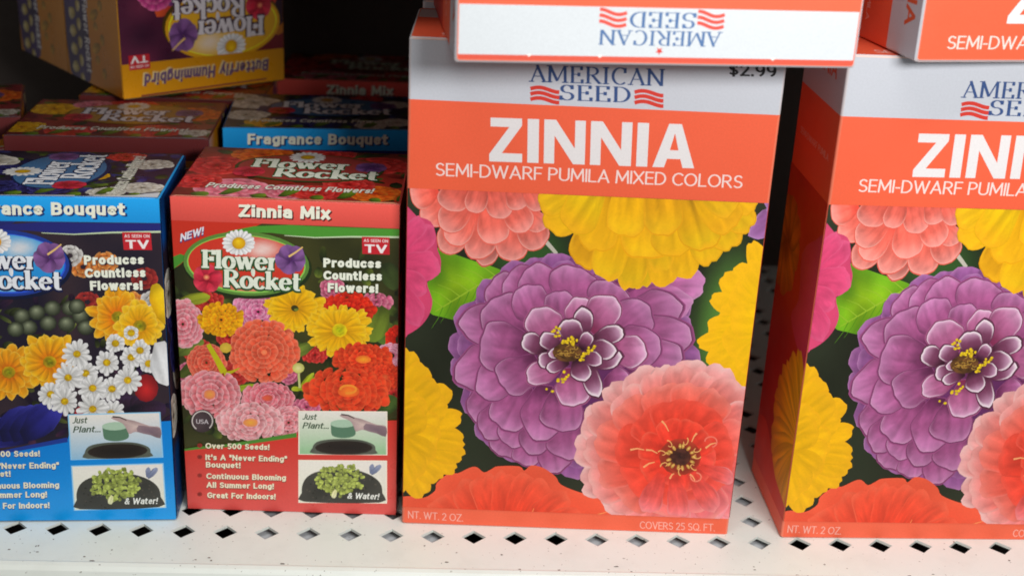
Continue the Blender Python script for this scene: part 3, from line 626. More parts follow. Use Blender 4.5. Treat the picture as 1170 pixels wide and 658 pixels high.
# =================================================================== SMALL FLOWER SEED BOXES
WR, DR, HR = .9659, .726, 1.5209
P_R = pose(-1.4545, 5.2382, .029, 0, -.0173, .0032)
P_L = pose(-2.4358, 5.0328, .1016, .006, .0221, .0026)
THEMES = dict(
 zinnia=dict(name='Zinnia Mix', nspan=(272, 378), band=(222, 82, 72), top=(208, 52, 34), swoosh=(78, 152, 50), bg=((30, 34, 14), (70, 70, 30)), foot=((218, 58, 46), (222, 88, 84)), ring=(96, 140, 60), fill=(214, 58, 40),
             edge=(44, 84, 44), ink=(236, 244, 226), side=(120, 20, 20), foot_edge=(80, 140, 50)),
 fragrance=dict(name='Fragrance Bouquet', nspan=(228, 418), band=(24, 150, 226), top=(34, 40, 110), swoosh=(36, 40, 120), bg=((22, 20, 40), (60, 44, 50)), foot=((0, 130, 220), (20, 160, 238)), ring=(30, 60, 150), fill=(40, 150, 225),
             edge=(24, 30, 70), ink=(240, 244, 250), side=(10, 90, 180), foot_edge=(30, 60, 150)),
 humming=dict(name='Butterfly Hummingbird', nspan=(222, 424), band=(214, 146, 12), top=(120, 30, 40), swoosh=(200, 120, 30), bg=((40, 16, 40), (110, 40, 70)), foot=((236, 160, 20), (240, 176, 40)), ring=(230, 170, 30), fill=(236, 180, 40),
             edge=(60, 30, 60), ink=(230, 226, 232), side=(238, 172, 24), foot_edge=(200, 120, 30)),
)
def small_box(theme, label, extras=True):
    big = theme == 'humming'; plain = theme == 'humming2'
    if plain: theme = 'humming'
    t = dict(THEMES[theme])
    if plain: t.update(name='', band=(92, 34, 34), side=(70, 26, 34))
    root = thing('flower_seed_box', label, 'seed box')
    F = Face((0, 0, 0), (1, 0, 0), (0, 0, 1), (0, -1, 0), (0, WR, 0, HR), P_R); P = F.px     # layout measured on the red box
    FL = Face((0, 0, 0), (1, 0, 0), (0, 0, 1), (0, -1, 0), (0, WR, 0, HR), P_L)
    PL_ = FL.px
    e = .004; F.clip = (e, WR - e, e, HR - e); PIC = 'flower_picture'
    zt = (P(196, 253)[1] + P(454, 260)[1]) / 2 - (.075 if big else 0)
    if big:      # deeper name band, larger and lower-set logo
        P0 = P; P = lambda u, v: P0(u, v)
    quad_grid(F, 'name_band', 0, WR, zt, HR, lambda a, b: lin(mix(t['band'], tuple(min(255, v * 1.12 + 8) for v in t['band']), b)), 4, 4)
    b0, b1 = t['bg']
    F.clip = (e, WR - e, e, zt)
    quad_grid(F, PIC, 0, WR, 0, zt, lambda a, b: lin(mix(b0, b1, noise(a * 7, b * 9, 5))), 22, 28)
    R = random.Random(hash(theme) % 1000 if False else len(theme) * 7)
    if theme == 'zinnia':
        for i in range(120):
            x, y = R.uniform(200, 458), R.uniform(300, 500); a = R.uniform(0, 6.28); L_ = R.uniform(12, 30); g = R.uniform(.5, 1.15)
            petal(F, PIC, P, (x, y), (x + L_ * math.cos(a), y + L_ * .8 * math.sin(a)), R.uniform(5, 13), [tuple(v * g for v in c_) for c_ in ((34, 42, 16), (74, 92, 34), (120, 132, 48))], None, .05, .5, i, n=12, sc_=(1, .6, .3))
        for i, (x, y) in enumerate([(330, 425), (225, 400), (270, 425), (350, 465), (430, 465), (285, 375), (430, 345), (322, 372), (360, 405), (215, 425), (450, 450), (262, 385), (380, 330), (238, 345)]):
            dahlia(F, PIC, P, (x, y), R.uniform(12, 20), R.uniform(9, 15), [(1, .6, 13), (.7, .3, 10), (.4, .05, 6)], [(140, 20, 20), (196, 44, 40), (216, 76, 66)] if i % 3 else [(150, 50, 80), (206, 96, 130), (226, 140, 160)], None, None, 200 + i)
        # leaves
        for (b, tp, w, c) in [((425, 350), (443, 395), 26, (80, 110, 40)), ((440, 350), (424, 392), 26, (110, 130, 40)), ((205, 345), (240, 338), 14, (150, 160, 40)), ((200, 405), (232, 388), 16, (110, 130, 50)), ((250, 400), (205, 430), 18, (70, 80, 30)),
                              ((440, 300), (455, 330), 24, (60, 76, 34)), ((430, 470), (455, 455), 22, (70, 96, 40)), ((360, 392), (325, 408), 14, (120, 140, 50)), ((300, 470), (280, 440), 10, (170, 180, 40)), ((262, 445), (300, 441), 8, (160, 180, 40))]:
            petal(F, PIC, P, b, tp, w, [tuple(x * .7 for x in c), c, tuple(x * 1.1 for x in c)], None, .05, .5, int(b[0]), n=14)
        RG = [(1, .7, 20), (.85, .55, 18), (.66, .4, 15), (.46, .2, 11), (.26, .05, 7)]
        dahlia(F, PIC, P, (397, 355), 30, 20, RG[:4], [(170, 20, 10), (214, 36, 16), (226, 60, 30)], None, None, 1)
        dahlia(F, PIC, P, (461, 388), 20, 16, RG[:3], [(170, 20, 10), (214, 36, 16), (222, 50, 30)], None, None, 2)
        dahlia(F, PIC, P, (209, 370), 22, 26, RG, [(200, 80, 96), (224, 128, 140), (236, 168, 176)], (240, 190, 196), None, 3)
        dahlia(F, PIC, P, (295, 356), 30, 19, RG, [(190, 70, 120), (220, 120, 160), (236, 160, 190)], (240, 180, 205), None, 4)
        dahlia(F, PIC, P, (253, 365), 25, 18, RG, [(222, 120, 8), (240, 160, 8), (246, 184, 16)], None, None, 5, wf=1.1)
        dahlia(F, PIC, P, (447, 406), 17, 13, RG[:4], [(200, 100, 130), (226, 140, 170), (240, 190, 205)], (244, 200, 215), None, 6)
        # two big yellow daisies-like heads
        for (c, m, L_, sd) in (((337, 352), 15, 36, 7), ((388, 377), 17, 40, 8)):
            for k in range(2):
                for i in range(m):
                    a = 6.283 * i / m + k * .2 + R.uniform(-.1, .1); q = L_ * (1 - .2 * k) * R.uniform(.88, 1.08); sy = .8
                    petal(F, PIC, P, (c[0] + 4 * math.cos(a), c[1] + 4 * sy * math.sin(a)), (c[0] + q * math.cos(a), c[1] + q * sy * math.sin(a)), 11, [(214, 150, 10), (244, 180, 10), (248, 196, 20)], (250, 206, 60), .05, .7, sd * 50 + i + k * 20, n=14, notch=.06)
            if sd == 8: blob(F, PIC, P, ell(c, 9, 8, 9), (176, 190, 20), (226, 196, 20), None, 1, .2, .5, 2)
        dahlia(F, PIC, P, (236, 414), 21, 20, RG, [(200, 60, 44), (226, 88, 66), (236, 120, 92)], (240, 140, 110), None, 9)
        dahlia(F, PIC, P, (302, 402), 38, 34, [(1, .74, 26), (.86, .6, 24), (.7, .46, 20), (.54, .3, 16), (.38, .16, 11), (.2, .03, 7)], [(212, 66, 40), (234, 92, 62), (240, 116, 84)], (244, 136, 104), ((244, 140, 96), .09, (236, 110, 70)), 10)
        blob(F, PIC, P, ell((258, 397), 7, 6, 9), (236, 200, 70), (214, 180, 60), None, 1)
        line_(F, PIC, P, [(238, 393), (248, 410), (256, 425)], 5, (196, 190, 20), 8); line_(F, PIC, P, [(256, 427), (266, 424), (274, 420)], 5, (190, 180, 20), 1)
        dahlia(F, PIC, P, (415, 410), 32, 17, RG, [(206, 40, 18), (230, 62, 28), (238, 86, 44)], None, ((244, 160, 40), .25, (236, 110, 40)), 11)
        dahlia(F, PIC, P, (440, 430), 22, 15, RG, [(206, 40, 18), (228, 60, 28), (236, 80, 44)], None, ((240, 110, 60), .2, (236, 80, 40)), 12)
        for i in range(2):
            for (tx, ty) in ((372, 426), (350, 441), (359, 425), (333, 444), (362, 448)): petal(F, PIC, P, (342 + i * 2, 444), (tx, ty), 6, [(150, 160, 20), (176, 190, 30), (190, 200, 60)], None, .05, .5, tx, n=10)
        line_(F, PIC, P, [(341, 423), (342.5, 443)], 2.6, (200, 206, 130)); blob(F, PIC, P, ell((341, 420), 7, 6, 10), (236, 226, 160), (196, 196, 100), None, 1)
        dahlia(F, PIC, P, (240, 450), 33, 25, RG, [(200, 84, 92), (226, 124, 132), (238, 166, 172)], (240, 184, 188), ((236, 160, 70), .2, (230, 130, 90)), 13)
        dahlia(F, PIC, P, (306, 454), 29, 17, RG, [(196, 70, 84), (222, 110, 124), (234, 150, 160)], (238, 172, 178), ((230, 100, 60), .2, (220, 90, 80)), 14)
        dahlia(F, PIC, P, (398, 446), 46, 24, [(1, .74, 20), (.86, .6, 20), (.7, .46, 16), (.54, .3, 13), (.38, .16, 9)], [(214, 46, 20), (232, 66, 32), (236, 80, 40)], (238, 92, 52), ((246, 130, 40), .26, (238, 100, 40)), 15)
        line_(F, PIC, P, ell((398, 444), 9, 4.5, 14, 0, 3.0, 8.6), 2.6, (250, 150, 50))
        dahlia(F, PIC, P, (330, 482), 26, 18, RG, [(206, 96, 104), (230, 138, 146), (238, 172, 180)], (244, 196, 200), None, 16)
        dahlia(F, PIC, P, (287, 482), 36, 20, RG, [(210, 110, 116), (234, 152, 158), (242, 186, 190)], (246, 206, 206), ((236, 170, 60), .22, (232, 140, 90)), 17)
    elif theme == 'fragrance':
        P2 = PL_
        for i in range(110):
            x, y = R.uniform(-95, 190), R.uniform(345, 500); a = R.uniform(0, 6.28); L_ = R.uniform(12, 30); g = R.uniform(.4, 1.0)
            petal(F, PIC, P2, (x, y), (x + L_ * math.cos(a), y + L_ * .8 * math.sin(a)), R.uniform(4, 11), [tuple(v * g for v in c_) for c_ in (((30, 36, 16), (74, 88, 40), (120, 126, 60)) if i % 3 else ((30, 20, 60), (70, 40, 90), (110, 60, 90)))], None, .05, .5, i, n=12, sc_=(1, .6, .3))
        for i, (x, y) in enumerate([(95, 305), (165, 318), (80, 292), (150, 345), (100, 345), (175, 345), (120, 300), (-30, 360), (-60, 380)]):
            dahlia(F, PIC, P2, (x, y), 15, 12, [(1, .6, 10), (.6, .2, 7)], ([(180, 90, 30), (216, 130, 60), (224, 160, 90)], [(120, 30, 30), (150, 40, 40), (170, 60, 50)], [(150, 146, 140), (204, 200, 196), (220, 218, 214)])[i % 3], None, None, 300 + i)
        for i in range(14): petal(F, PIC, P2, (18 + 12 * (i % 5) - 30, 500), (-60 + i * 10, 462 + (i * 37) % 40), 34, [(16, 16, 60), (34, 34, 120), (60, 60, 170)], (80, 80, 190), .04, .6, i, n=14)
        for i in range(10): petal(F, PIC, P2, (150, 470), (110 + i * 9, 440 + (i * 53) % 50), 22, [(20, 16, 30), (50, 30, 50), (60, 40, 70)], None, .04, .6, 30 + i, n=14)
        for i, (cx, cy) in enumerate([(25, 361), (42, 357), (60, 352), (80, 352), (33, 374), (55, 369), (76, 370), (92, 361), (98, 374), (88, 350), (18, 376)]):
            blob(F, PIC, P2, ell((cx, cy), 10, 9, 10), (150, 158, 128), (40, 46, 32), (cx - 1, cy - 3), 1, .1)
        for (c, m, L_, cs, sd) in (((135, 362), 13, 36, [(226, 110, 10), (238, 150, 16), (244, 180, 30)], 3), ((160, 372), 14, 30, [(226, 150, 10), (240, 176, 16), (246, 200, 40)], 4), ((10, 425), 13, 34, [(214, 110, 10), (236, 150, 16), (240, 170, 30)], 1),
                                   ((-45, 420), 13, 36, [(214, 110, 10), (236, 150, 16), (240, 170, 30)], 6), ((57, 413), 14, 36, [(222, 120, 10), (240, 160, 16), (246, 190, 30)], 2)):
            for k in range(2):
                for i in range(m):
                    a = 6.283 * i / m + k * .25; q = L_ * (1 - .2 * k) * R.uniform(.85, 1.08)
                    petal(F, PIC, P2, (c[0] + 5 * math.cos(a), c[1] + 5 * math.sin(a)), (c[0] + q * math.cos(a), c[1] + q * math.sin(a)), 13, cs, (250, 206, 80), .05, .65, sd * 60 + i + 20 * k, n=14)
            blob(F, PIC, P2, ell(c, 8, 7, 9), (120, 130, 20), (190, 150, 20), None, 1, .3, .5, 3)
        blob(F, PIC, P2, ell((167, 443), 14, 16, 12), (206, 40, 40), (130, 24, 30), None, 1); blob(F, PIC, P2, ell((92, 472), 7, 8, 10), (206, 40, 40), (150, 24, 30), None, 1)
        for i, (cx, cy, r) in enumerate([(122, 414, 15), (98, 426, 15), (150, 408, 13), (128, 444, 16), (146, 434, 18), (88, 404, 17), (160, 400, 12), (106, 443, 17), (78, 431, 18), (58, 450, 16), (132, 392, 11), (150, 380, 9), (127, 472, 17), (74, 458, 17), (106, 467, 19), (170, 415, 12)]):
            m = 12
            for k in range(m):
                a = 6.283 * k / m + i; q = r * R.uniform(.85, 1.1)
                petal(F, PIC, P2, (cx + 3 * math.cos(a), cy + 3 * math.sin(a)), (cx + q * math.cos(a), cy + q * math.sin(a)), 6.6, [(190, 190, 186), (228, 228, 226), (244, 244, 244)], None, .05, .65, k, n=10, sc_=(1, .5))
            blob(F, PIC, P2, ell((cx, cy), 4.6, 4.2, 9), (226, 196, 20), (196, 150, 10), None, 1, .2, .6, i)
        petal(F, PIC, P2, (176, 355), (196, 345), 60, [(226, 170, 10), (244, 200, 20), (246, 210, 40)], None, .05, .6, 3); petal(F, PIC, P2, (182, 390), (196, 440), 34, [(210, 210, 210), (236, 238, 240), (244, 244, 246)], None, .05, .6, 4)
    else:
        for i in range(40): petal(F, PIC, P, (230 + (i * 53) % 220, 340 + (i * 37) % 160), (215 + (i * 71) % 240, 330 + (i * 29) % 170), 26, [(60, 20, 60), (110, 40, 110) if i % 3 else (200, 40, 60), (150, 80, 150) if i % 3 else (226, 90, 40)], None, .05, .6, i, n=12)
        for i, c in enumerate([(250, 380), (400, 370), (310, 440), (420, 440), (240, 460)]): dahlia(F, PIC, P, c, 30, 26, [(1, .6, 14), (.7, .3, 11), (.4, .05, 7)], [(130, 30, 90), (190, 60, 130), (220, 110, 160)] if i % 2 else [(210, 110, 10), (240, 160, 20), (246, 190, 40)], None, ((230, 190, 40), .2, (190, 140, 20)), 30 + i)
    # coloured field behind the logo and the swoosh
    flat(F, PIC, P, [(190, 250), (300, 255), (285, 262), (262, 268), (238, 278), (220, 290), (205, 303), (190, 312)], t['top'])
    F.clip = (e, WR - e, e, zt)
    sw = [(240, 275), (262, 264), (290, 258.5), (330, 257), (370, 259), (460, 262), (460, 271), (400, 270), (350, 271), (310, 266), (285, 266), (262, 271)]
    flat(F, PIC, P, [(p[0], p[1]) for p in sw], t['swoosh'])
    line_(F, PIC, P, [(325, 269), (360, 271.5), (400, 270.5), (456, 271)], .8, (200, 220, 180), 2.2)
    blob(F, PIC, P, [(190, 299), (206, 290), (212, 296), (200, 306), (190, 312)], t['swoosh'], t['swoosh'], sm=2)
    # foot field
    f0, f1 = t['foot']; 
    ft = [(196, 513), (225, 511), (262, 508), (300, 502), (339, 496), (345, 482), (400, 481), (462, 479)]
    V = []; Cc = []; Fc = []
    for (x, y) in ft:
        for k in range(6): V.append(P(x, y + (600 - y) * k / 5)); Cc.append(lin(mix(f0, f1, k / 5)))
    for i in range(len(ft) - 1):
        for k in range(5): b = i * 6 + k; Fc.append([b, b + 1, b + 7, b + 6])
    F.clip = (e, WR - e, e, zt); F.add(PIC, V, Fc, Cc)
    line_(F, PIC, P, [(204, 514), (225, 511), (262, 508), (300, 502), (339, 496)], 2, t['foot_edge'], 5)
    # ---- logo
    LG = 'brand_logo'
    if big: Pb = P; P = lambda u, v: Pb(296 + (u - 281) * 1.28, 300 + (v - 290) * 1.28)
    flat(F, LG, P, ell((283, 303.5), 73.5, 37.5, 36, .06), tuple(v * .35 for v in t['ring']))
    flat(F, LG, P, ell((281.5, 301), 72, 36.5, 36, .06), t['ring']); flat(F, LG, P, ell((281.5, 301.5), 68, 33, 36, .06), tuple(min(255, v * 1.5) for v in t['ring']))
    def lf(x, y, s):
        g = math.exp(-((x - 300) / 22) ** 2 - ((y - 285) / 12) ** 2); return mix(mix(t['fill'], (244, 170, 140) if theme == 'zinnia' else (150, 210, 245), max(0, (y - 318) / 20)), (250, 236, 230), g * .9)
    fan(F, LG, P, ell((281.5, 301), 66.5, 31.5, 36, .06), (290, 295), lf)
    def hib(c, r, cs, sd):
        for k in range(5):
            a = sd + 6.283 * k / 5; petal(F, LG, P, c, (c[0] + r * math.cos(a), c[1] + r * .95 * math.sin(a)), r * 1.05, cs, None, .05, .66, sd * 9 + k, n=16, sh=.3)
    for k in range(18):
        a = 6.283 * k / 18; petal(F, LG, P, (273 + 6 * math.cos(a), 277.6 + 6 * math.sin(a)), (273 + 19 * math.cos(a), 277.6 + (15.5 if math.sin(a) < 0 else 14) * math.sin(a)), 6, [(200, 200, 196), (240, 240, 240), (248, 248, 248)], None, .05, .6, k, n=12)
    blob(F, LG, P, ell((273, 277.6), 7.8, 7, 14), (244, 206, 30), (206, 150, 10), (272, 275), 1)
    dk = t['edge']
    hib((237, 318), 17, [(150, 20, 40), (212, 44, 70), (224, 66, 88)], 1.2)
    blob(F, LG, P, ell((236, 316.5), 4, 3.4, 9), (240, 180, 120), (190, 60, 60), None, 1)
    T(F, LG, P, 'Flower', (231, 305.3), (316.5, 308.2), 20, t['ink'], font='serif', thick=.22, thin=.085, shadow=dk, sh_off=.075, sh_d=(.0, -.05))
    hib((332, 296), 18, [(76, 40, 96), (128, 84, 146), (142, 98, 160)], .5)
    line_(F, LG, P, [(330, 293), (338, 288), (346, 282)], 2.4, (236, 196, 120), 1.5)
    T(F, LG, P, 'Rocket', (255.5, 327.3), (342.5, 331.6), 19.5, t['ink'], font='serif', thick=.22, thin=.085, shadow=dk, sh_off=.075, sh_d=(.0, -.05))
    petal(F, LG, P, (289.5, 316), (289.5, 306), 5, [t['ink']] * 2, None, n=10)
    # ---- lettering
    TX = 'front_lettering'; F.clip = F.rect
    if big: P = Pb
    if theme == 'zinnia': T(F, TX, P, 'NEW!', (206, 276), (234, 267), 8.5, (236, 232, 240), wt=.2, shear=.2, shadow=(70, 70, 140), sh_off=.02, sh_d=(.0, -.15), up=(-1, -8.5))
    n0, n1 = t['nspan']
    dk2 = (90, 20, 20) if theme == 'zinnia' else ((10, 50, 120) if theme == 'fragrance' else (90, 60, 110))
    yb, hb = (258, 17) if big else (246, 14.5)
    T(F, 'name_lettering', P, t['name'], (n0, yb + (n0 - 196) * .025), (n1, yb + (n1 - 196) * .025 + .6), hb, (244, 246, 226) if theme != 'humming' else (110, 84, 124), wt=.24, shear=.1 if big else 0, shadow=dk2 if theme != 'humming' else (240, 214, 150), sh_off=.03, sh_d=(.01, -.08))
    if big: line_(F, 'name_band', P, [(225, 230), (330, 232.5), (430, 235)], 2.5, (150, 70, 60))
    for s, x0, x1, y in () if big else (('Produces', 369.5, 435.5, 305.3), ('Countless', 369.5, 436.5, 319.6), ('Flowers!', 374.5, 432, 333.6)):
        T(F, TX, P, s, (x0, y), (x1, y + 1.2), 10.6, (246, 250, 232), wt=.27, shadow=(50, 70, 40) if theme == 'zinnia' else (40, 30, 50), sh_off=.035, sh_d=(.0, -.06))
    for s, x0, x1, y in (('Over 500 Seeds!', 235, 308, 511.5), ('It\'s A "Never Ending"', 235, 328, 524.5), ('Bouquet!', 235.5, 275, 533), ('Continuous Blooming', 236, 327, 546), ('All Summer Long!', 236, 313, 556), ('Great For Indoors!', 237, 315, 567.8)):
        T(F, TX, P, s, (x0, y), (x1, y + (x1 - x0) * .022), 6.6, (246, 240, 210), wt=.22, shadow=(120, 50, 30) if theme == 'zinnia' else (0, 60, 140), sh_off=.035, sh_d=(.0, -.1))
    for y in (508, 521, 542, 563.5): blob(F, TX, P, ell((228.5, y), 3, 2.6, 9), tuple(v * .6 for v in f0), tuple(v * .8 for v in f0), None, 1)
    # as-seen badge
    BD = 'round_badge'
    flat(F, 'screen_badge', P, [(413.5, 270.5), (445, 271.5), (445.3, 291), (414, 290)], (200, 36, 48))
    T(F, 'screen_badge', P, 'AS SEEN ON', (415.5, 276.5), (443.5, 277.3), 3.6, (244, 220, 220), wt=.17); T(F, 'screen_badge', P, 'TV', (416.5, 288.6), (442.5, 289.4), 9.6, (246, 240, 240), wt=.2)
    blob(F, BD, P, ell((231.5, 480), 13.5, 13, 20), (84, 70, 74), (70, 56, 60), None, 1)
    line_(F, BD, P, ell((231.5, 480), 11.6, 11.2, 24, 0, 2.2, 7.3), 1.3, (214, 206, 200)); T(F, BD, P, 'USA', (224.5, 483), (238.5, 483.4), 5, (214, 206, 210), wt=.13)
    # ---- two instruction pictures
    IP = 'instruction_picture#1'
    def panel(x0, y0, x1, y1, sky, IP=IP):
        flat(F, IP, P, [(x0 - 1.4, y0 - 1.2), (x1 + 1.4, y0 - .4), (x1 + 1.4, y1 + 1.6), (x0 - 1.4, y1 + .8)], (248, 240, 222) if theme == 'zinnia' else (150, 210, 245))
        V = [P(x0, y0), P(x1, y0 + .8), P(x1, y1 + .8), P(x0, y1)]; F.add(IP, V, [[0, 1, 2, 3]], [lin((244, 240, 230)), lin((240, 234, 228)), lin(sky), lin(sky)])
    panel(342.5, 469.5, 441.3, 517.5, (150, 200, 150) if theme == 'zinnia' else (150, 196, 226)); panel(342.5, 525.5, 441, 572.5, (226, 230, 210), 'instruction_picture#2')
    kk = (236, 232, 220)
    blob(F, IP, P, [(357, 511), (362, 504), (376, 501), (396, 500.5), (414, 502), (427, 507), (429, 513), (426, 518.2), (360, 517.5)], (70, 66, 60), (90, 96, 84), None, 3)
    blob(F, IP, P, ell((393, 510.5), 33, 8, 18), (30, 24, 22), (46, 38, 32), None, 1)
    flat(F, IP, P, [(378, 483), (406, 483.5), (406.5, 493)] + ell((392.5, 494.5), 14, 5, 9, 0, 0, 3.14) + [(378.5, 493)], (92, 130, 104))
    flat(F, IP, P, ell((392, 483), 14.5, 4.6, 16), (176, 206, 180))
    blob(F, IP, P, [(388, 474), (396, 472.5), (406, 476), (414, 478), (430, 484), (441, 486), (441, 496), (428, 493), (414, 490), (407, 492), (404, 486), (400, 480)], (206, 184, 176), (176, 150, 150), None, 3)
    blob(F, IP, P, [(418, 483), (430, 485), (441, 487), (441, 498), (430, 494), (416, 490)], (120, 100, 112), (140, 118, 124), None, 2)
    line_(F, IP, P, [(390, 472.5), (398, 473.5), (405, 477)], 1.6, (60, 50, 44), 1)
    T(F, IP, P, 'Just', (345.5, 478.5), (362.5, 478.8), 7, (60, 84, 60), wt=.17, shear=.25); T(F, IP, P, 'Plant...', (345.5, 488.5), (376, 489), 7, (60, 84, 60), wt=.17, shear=.25)
    IP = 'instruction_picture#2'
    blob(F, IP, P, [(346, 552), (352, 543), (366, 537), (395, 534), (420, 540), (434, 550), (437, 562), (434, 573), (348, 572), (345, 562)], (44, 44, 40), (60, 60, 54), None, 3)
    for i in range(60): q = (R.uniform(350, 430), R.uniform(545, 570)); flat(F, IP, P, ell(q, R.uniform(.6, 1.6), R.uniform(.5, 1.1), 5), (30, 26, 22) if i % 2 else (84, 78, 68))
    for i in range(170):
        a = R.uniform(0, 6.28); r = math.sqrt(R.random()); c = (389 + 25 * r * math.cos(a), 547 + 17 * r * math.sin(a)); b = R.uniform(0, 6.28); g = R.uniform(.75, 1.15)
        petal(F, IP, P, c, (c[0] + 6 * math.cos(b), c[1] + 4.6 * math.sin(b)), 4, [tuple(x * g for x in (136, 150, 60)), tuple(x * g for x in (186, 200, 100))], None, .1, .6, i, n=8, sc_=(1, .5))
    petal(F, IP, P, (384, 558), (380, 568), 6, [(226, 226, 160), (236, 236, 190)], None, n=10)
    for p in ((426, 529), (431, 534), (436, 530)): petal(F, IP, P, (424, 541), p, 6, [(110, 120, 150), (150, 160, 190)], None, n=10, seed=p[0])
    T(F, IP, P, '& Water!', (397, 568.5), (434, 569.5), 7, (244, 246, 240), wt=.17, shear=.2, shadow=(50, 60, 50), sh_off=.05)
    # ---- lid
    LP = Face((0, 0, HR), (1, 0, 0), (0, 1, 0), (0, 0, 1), (0, WR, 0, DR)); Q = lambda x, y: (x, y); LP.clip = (.008, WR - .008, .008, DR - .008)
    lb = {'zinnia': ((70, 40, 20), (190, 50, 40)), 'fragrance': ((20, 18, 40), (50, 40, 60)), 'humming': ((90, 30, 40), (150, 50, 50))}[theme]
    quad_grid(LP, 'lid', 0, WR, 0, DR, lambda a, b: lin(mix(lb[0], lb[1], noise(a * 6, b * 5, 11))), 12, 10)
    fl = {'zinnia': [(.25, .12, .17, 'p'), (.5, .10, .12, 'p'), (.88, .12, .13, 'o'), (.12, .42, .16, 'r'), (.07, .2, .12, 'r'), (.62, .1, .12, 'r'), (.85, .5, .16, 'r'), (.3, .6, .14, 'o'), (.62, .64, .12, 'r'), (.75, .22, .12, 'r')],
          'fragrance': [(.12, .5, .16, 'w'), (.1, .25, .12, 'w'), (.9, .14, .10, 'w'), (.76, .07, .08, 'w'), (.66, .3, .07, 'y'), (.3, .14, .1, 'b'), (.88, .5, .10, 'w'), (.74, .62, .09, 'r'), (.5, .6, .12, 'b'), (.2, .1, .1, 'y'), (.5, .12, .12, 'b'), (.25, .38, .1, 'b')],
          'humming': [(.12, .5, .14, 'y'), (.3, .1, .12, 'r'), (.7, .12, .14, 'r'), (.85, .45, .16, 'o'), (.05, .15, .12, 'y'), (.5, .6, .14, 'r'), (.3, .6, .1, 'p'), (.92, .1, .08, 'w')]}[theme]
    pal0 = {'zinnia': [(90, 16, 16), (160, 36, 30), (190, 60, 50)], 'fragrance': [(20, 20, 60), (40, 44, 110), (70, 70, 120)], 'humming': [(80, 20, 40), (140, 40, 60), (190, 110, 40)]}[theme]
    pal = dict(p=[(190, 70, 90), (222, 110, 130), (234, 150, 165)], o=[(190, 60, 10), (226, 96, 24), (236, 130, 40)], r=[(150, 20, 20), (206, 44, 40), (222, 76, 70)], w=[(150, 140, 120), (206, 200, 186), (226, 222, 212)], b=[(14, 14, 50), (34, 34, 90), (60, 60, 130)], y=[(190, 120, 10), (226, 166, 20), (240, 190, 40)])
    for i in range(90):
        x, y = R.uniform(0, WR), R.uniform(0, DR); a = R.uniform(0, 6.28); g = R.uniform(.5, 1.1); kc = R.random()
        petal(LP, 'lid', Q, (x, y), (x + .1 * math.cos(a), y + .08 * math.sin(a)), R.uniform(.03, .06), [tuple(v * g for v in c_) for c_ in (((24, 40, 14), (60, 84, 30), (100, 120, 40)) if kc < .6 else (pal0[0], pal0[1], pal0[2]))], None, seed=i, n=10, sc_=(1, .5))
    for i, (x, y, r, c) in enumerate(fl): dahlia(LP, 'lid', Q, (x * WR, y * DR / .7), r, r * .8, [(1, .6, 13), (.72, .35, 11), (.42, .05, 7)], pal[c], None, None, 60 + i)
    for i in range(8): petal(LP, 'lid', Q, (.08 + i * .125, .03), (.16 + i * .12, .05 + .1 * (i % 2)), .06, [(50, 70, 20), (90, 120, 30), (120, 150, 40)], None, seed=i, n=10)
    mid, lc = .46, 'lid_logo'
    def lidprint(Q):
        flat(LP, lc, Q, ell((.53, .44), .335, .205, 30), tuple(v * .5 for v in t['ring'])); flat(LP, lc, Q, ell((.53, .445), .32, .19, 30), mix(t['fill'], (90, 60, 70), .45))
        for k in range(16):
            a = 6.283 * k / 16; petal(LP, lc, Q, (.50 + .02 * math.cos(a), .60 + .02 * math.sin(a)), (.50 + .085 * math.cos(a), .60 + .085 * math.sin(a)), .028, [(200, 200, 196), (240, 240, 238)], None, seed=k, n=10)
        blob(LP, lc, Q, ell((.5, .6), .034, .034, 12), (240, 200, 30), (200, 150, 10), None, 1)
        for (c, s_) in (((.80, .48), [(76, 40, 96), (128, 84, 146)]), ((.27, .36), [(150, 20, 40), (212, 44, 70)])):
            for k in range(5): a = 1.2 + 6.283 * k / 5; petal(LP, lc, Q, c, (c[0] + .075 * math.cos(a), c[1] + .075 * math.sin(a)), .08, s_, None, seed=k, n=12)
        T(LP, lc, Q, 'Flower', (.27, .43), (.70, .43), 1, t['ink'], font='serif', thick=.22, thin=.085, shadow=dk, sh_off=.06, up=(0, .12))
        T(LP, lc, Q, 'Rocket', (.385, .30), (.84, .30), 1, t['ink'], font='serif', thick=.22, thin=.085, shadow=dk, sh_off=.06, up=(0, .12))
        T(LP, 'lid_lettering', Q, 'Produces Countless Flowers!', (.125, .12), (.845, .12), 1, (240, 240, 226), wt=.2, shear=.2, shadow=(60, 60, 40), sh_off=.03, up=(0, .065))
    if theme == 'fragrance' and extras: lidprint(lambda x, y: (WR / 2 + .08 - (y - .36) * 1.0, .02 + (x - .1) * .86))      # this lid's print runs front to back
    else: lidprint(Q)
    LP.clip = LP.rect
    if theme == 'fragrance' and extras:   # crushed, worn front corner of the lid
        flat(LP, 'lid', Q, [(.62, .004), (WR - .01, .004), (WR - .01, .075), (.90, .055), (.86, .03), (.75, .018)], (222, 226, 230))
        flat(LP, 'lid', Q, [(.2, .002), (.62, .002), (.62, .02), (.4, .012)], (200, 206, 214))
    else:
        flat(LP, 'lid', Q, [(.01, .001), (WR - .01, .001), (WR - .03, .012), (WR * .72, .008), (.03, .006)], (246, 196, 150) if theme == 'zinnia' else (150, 170, 190))
    # ---- sides
    sides = []
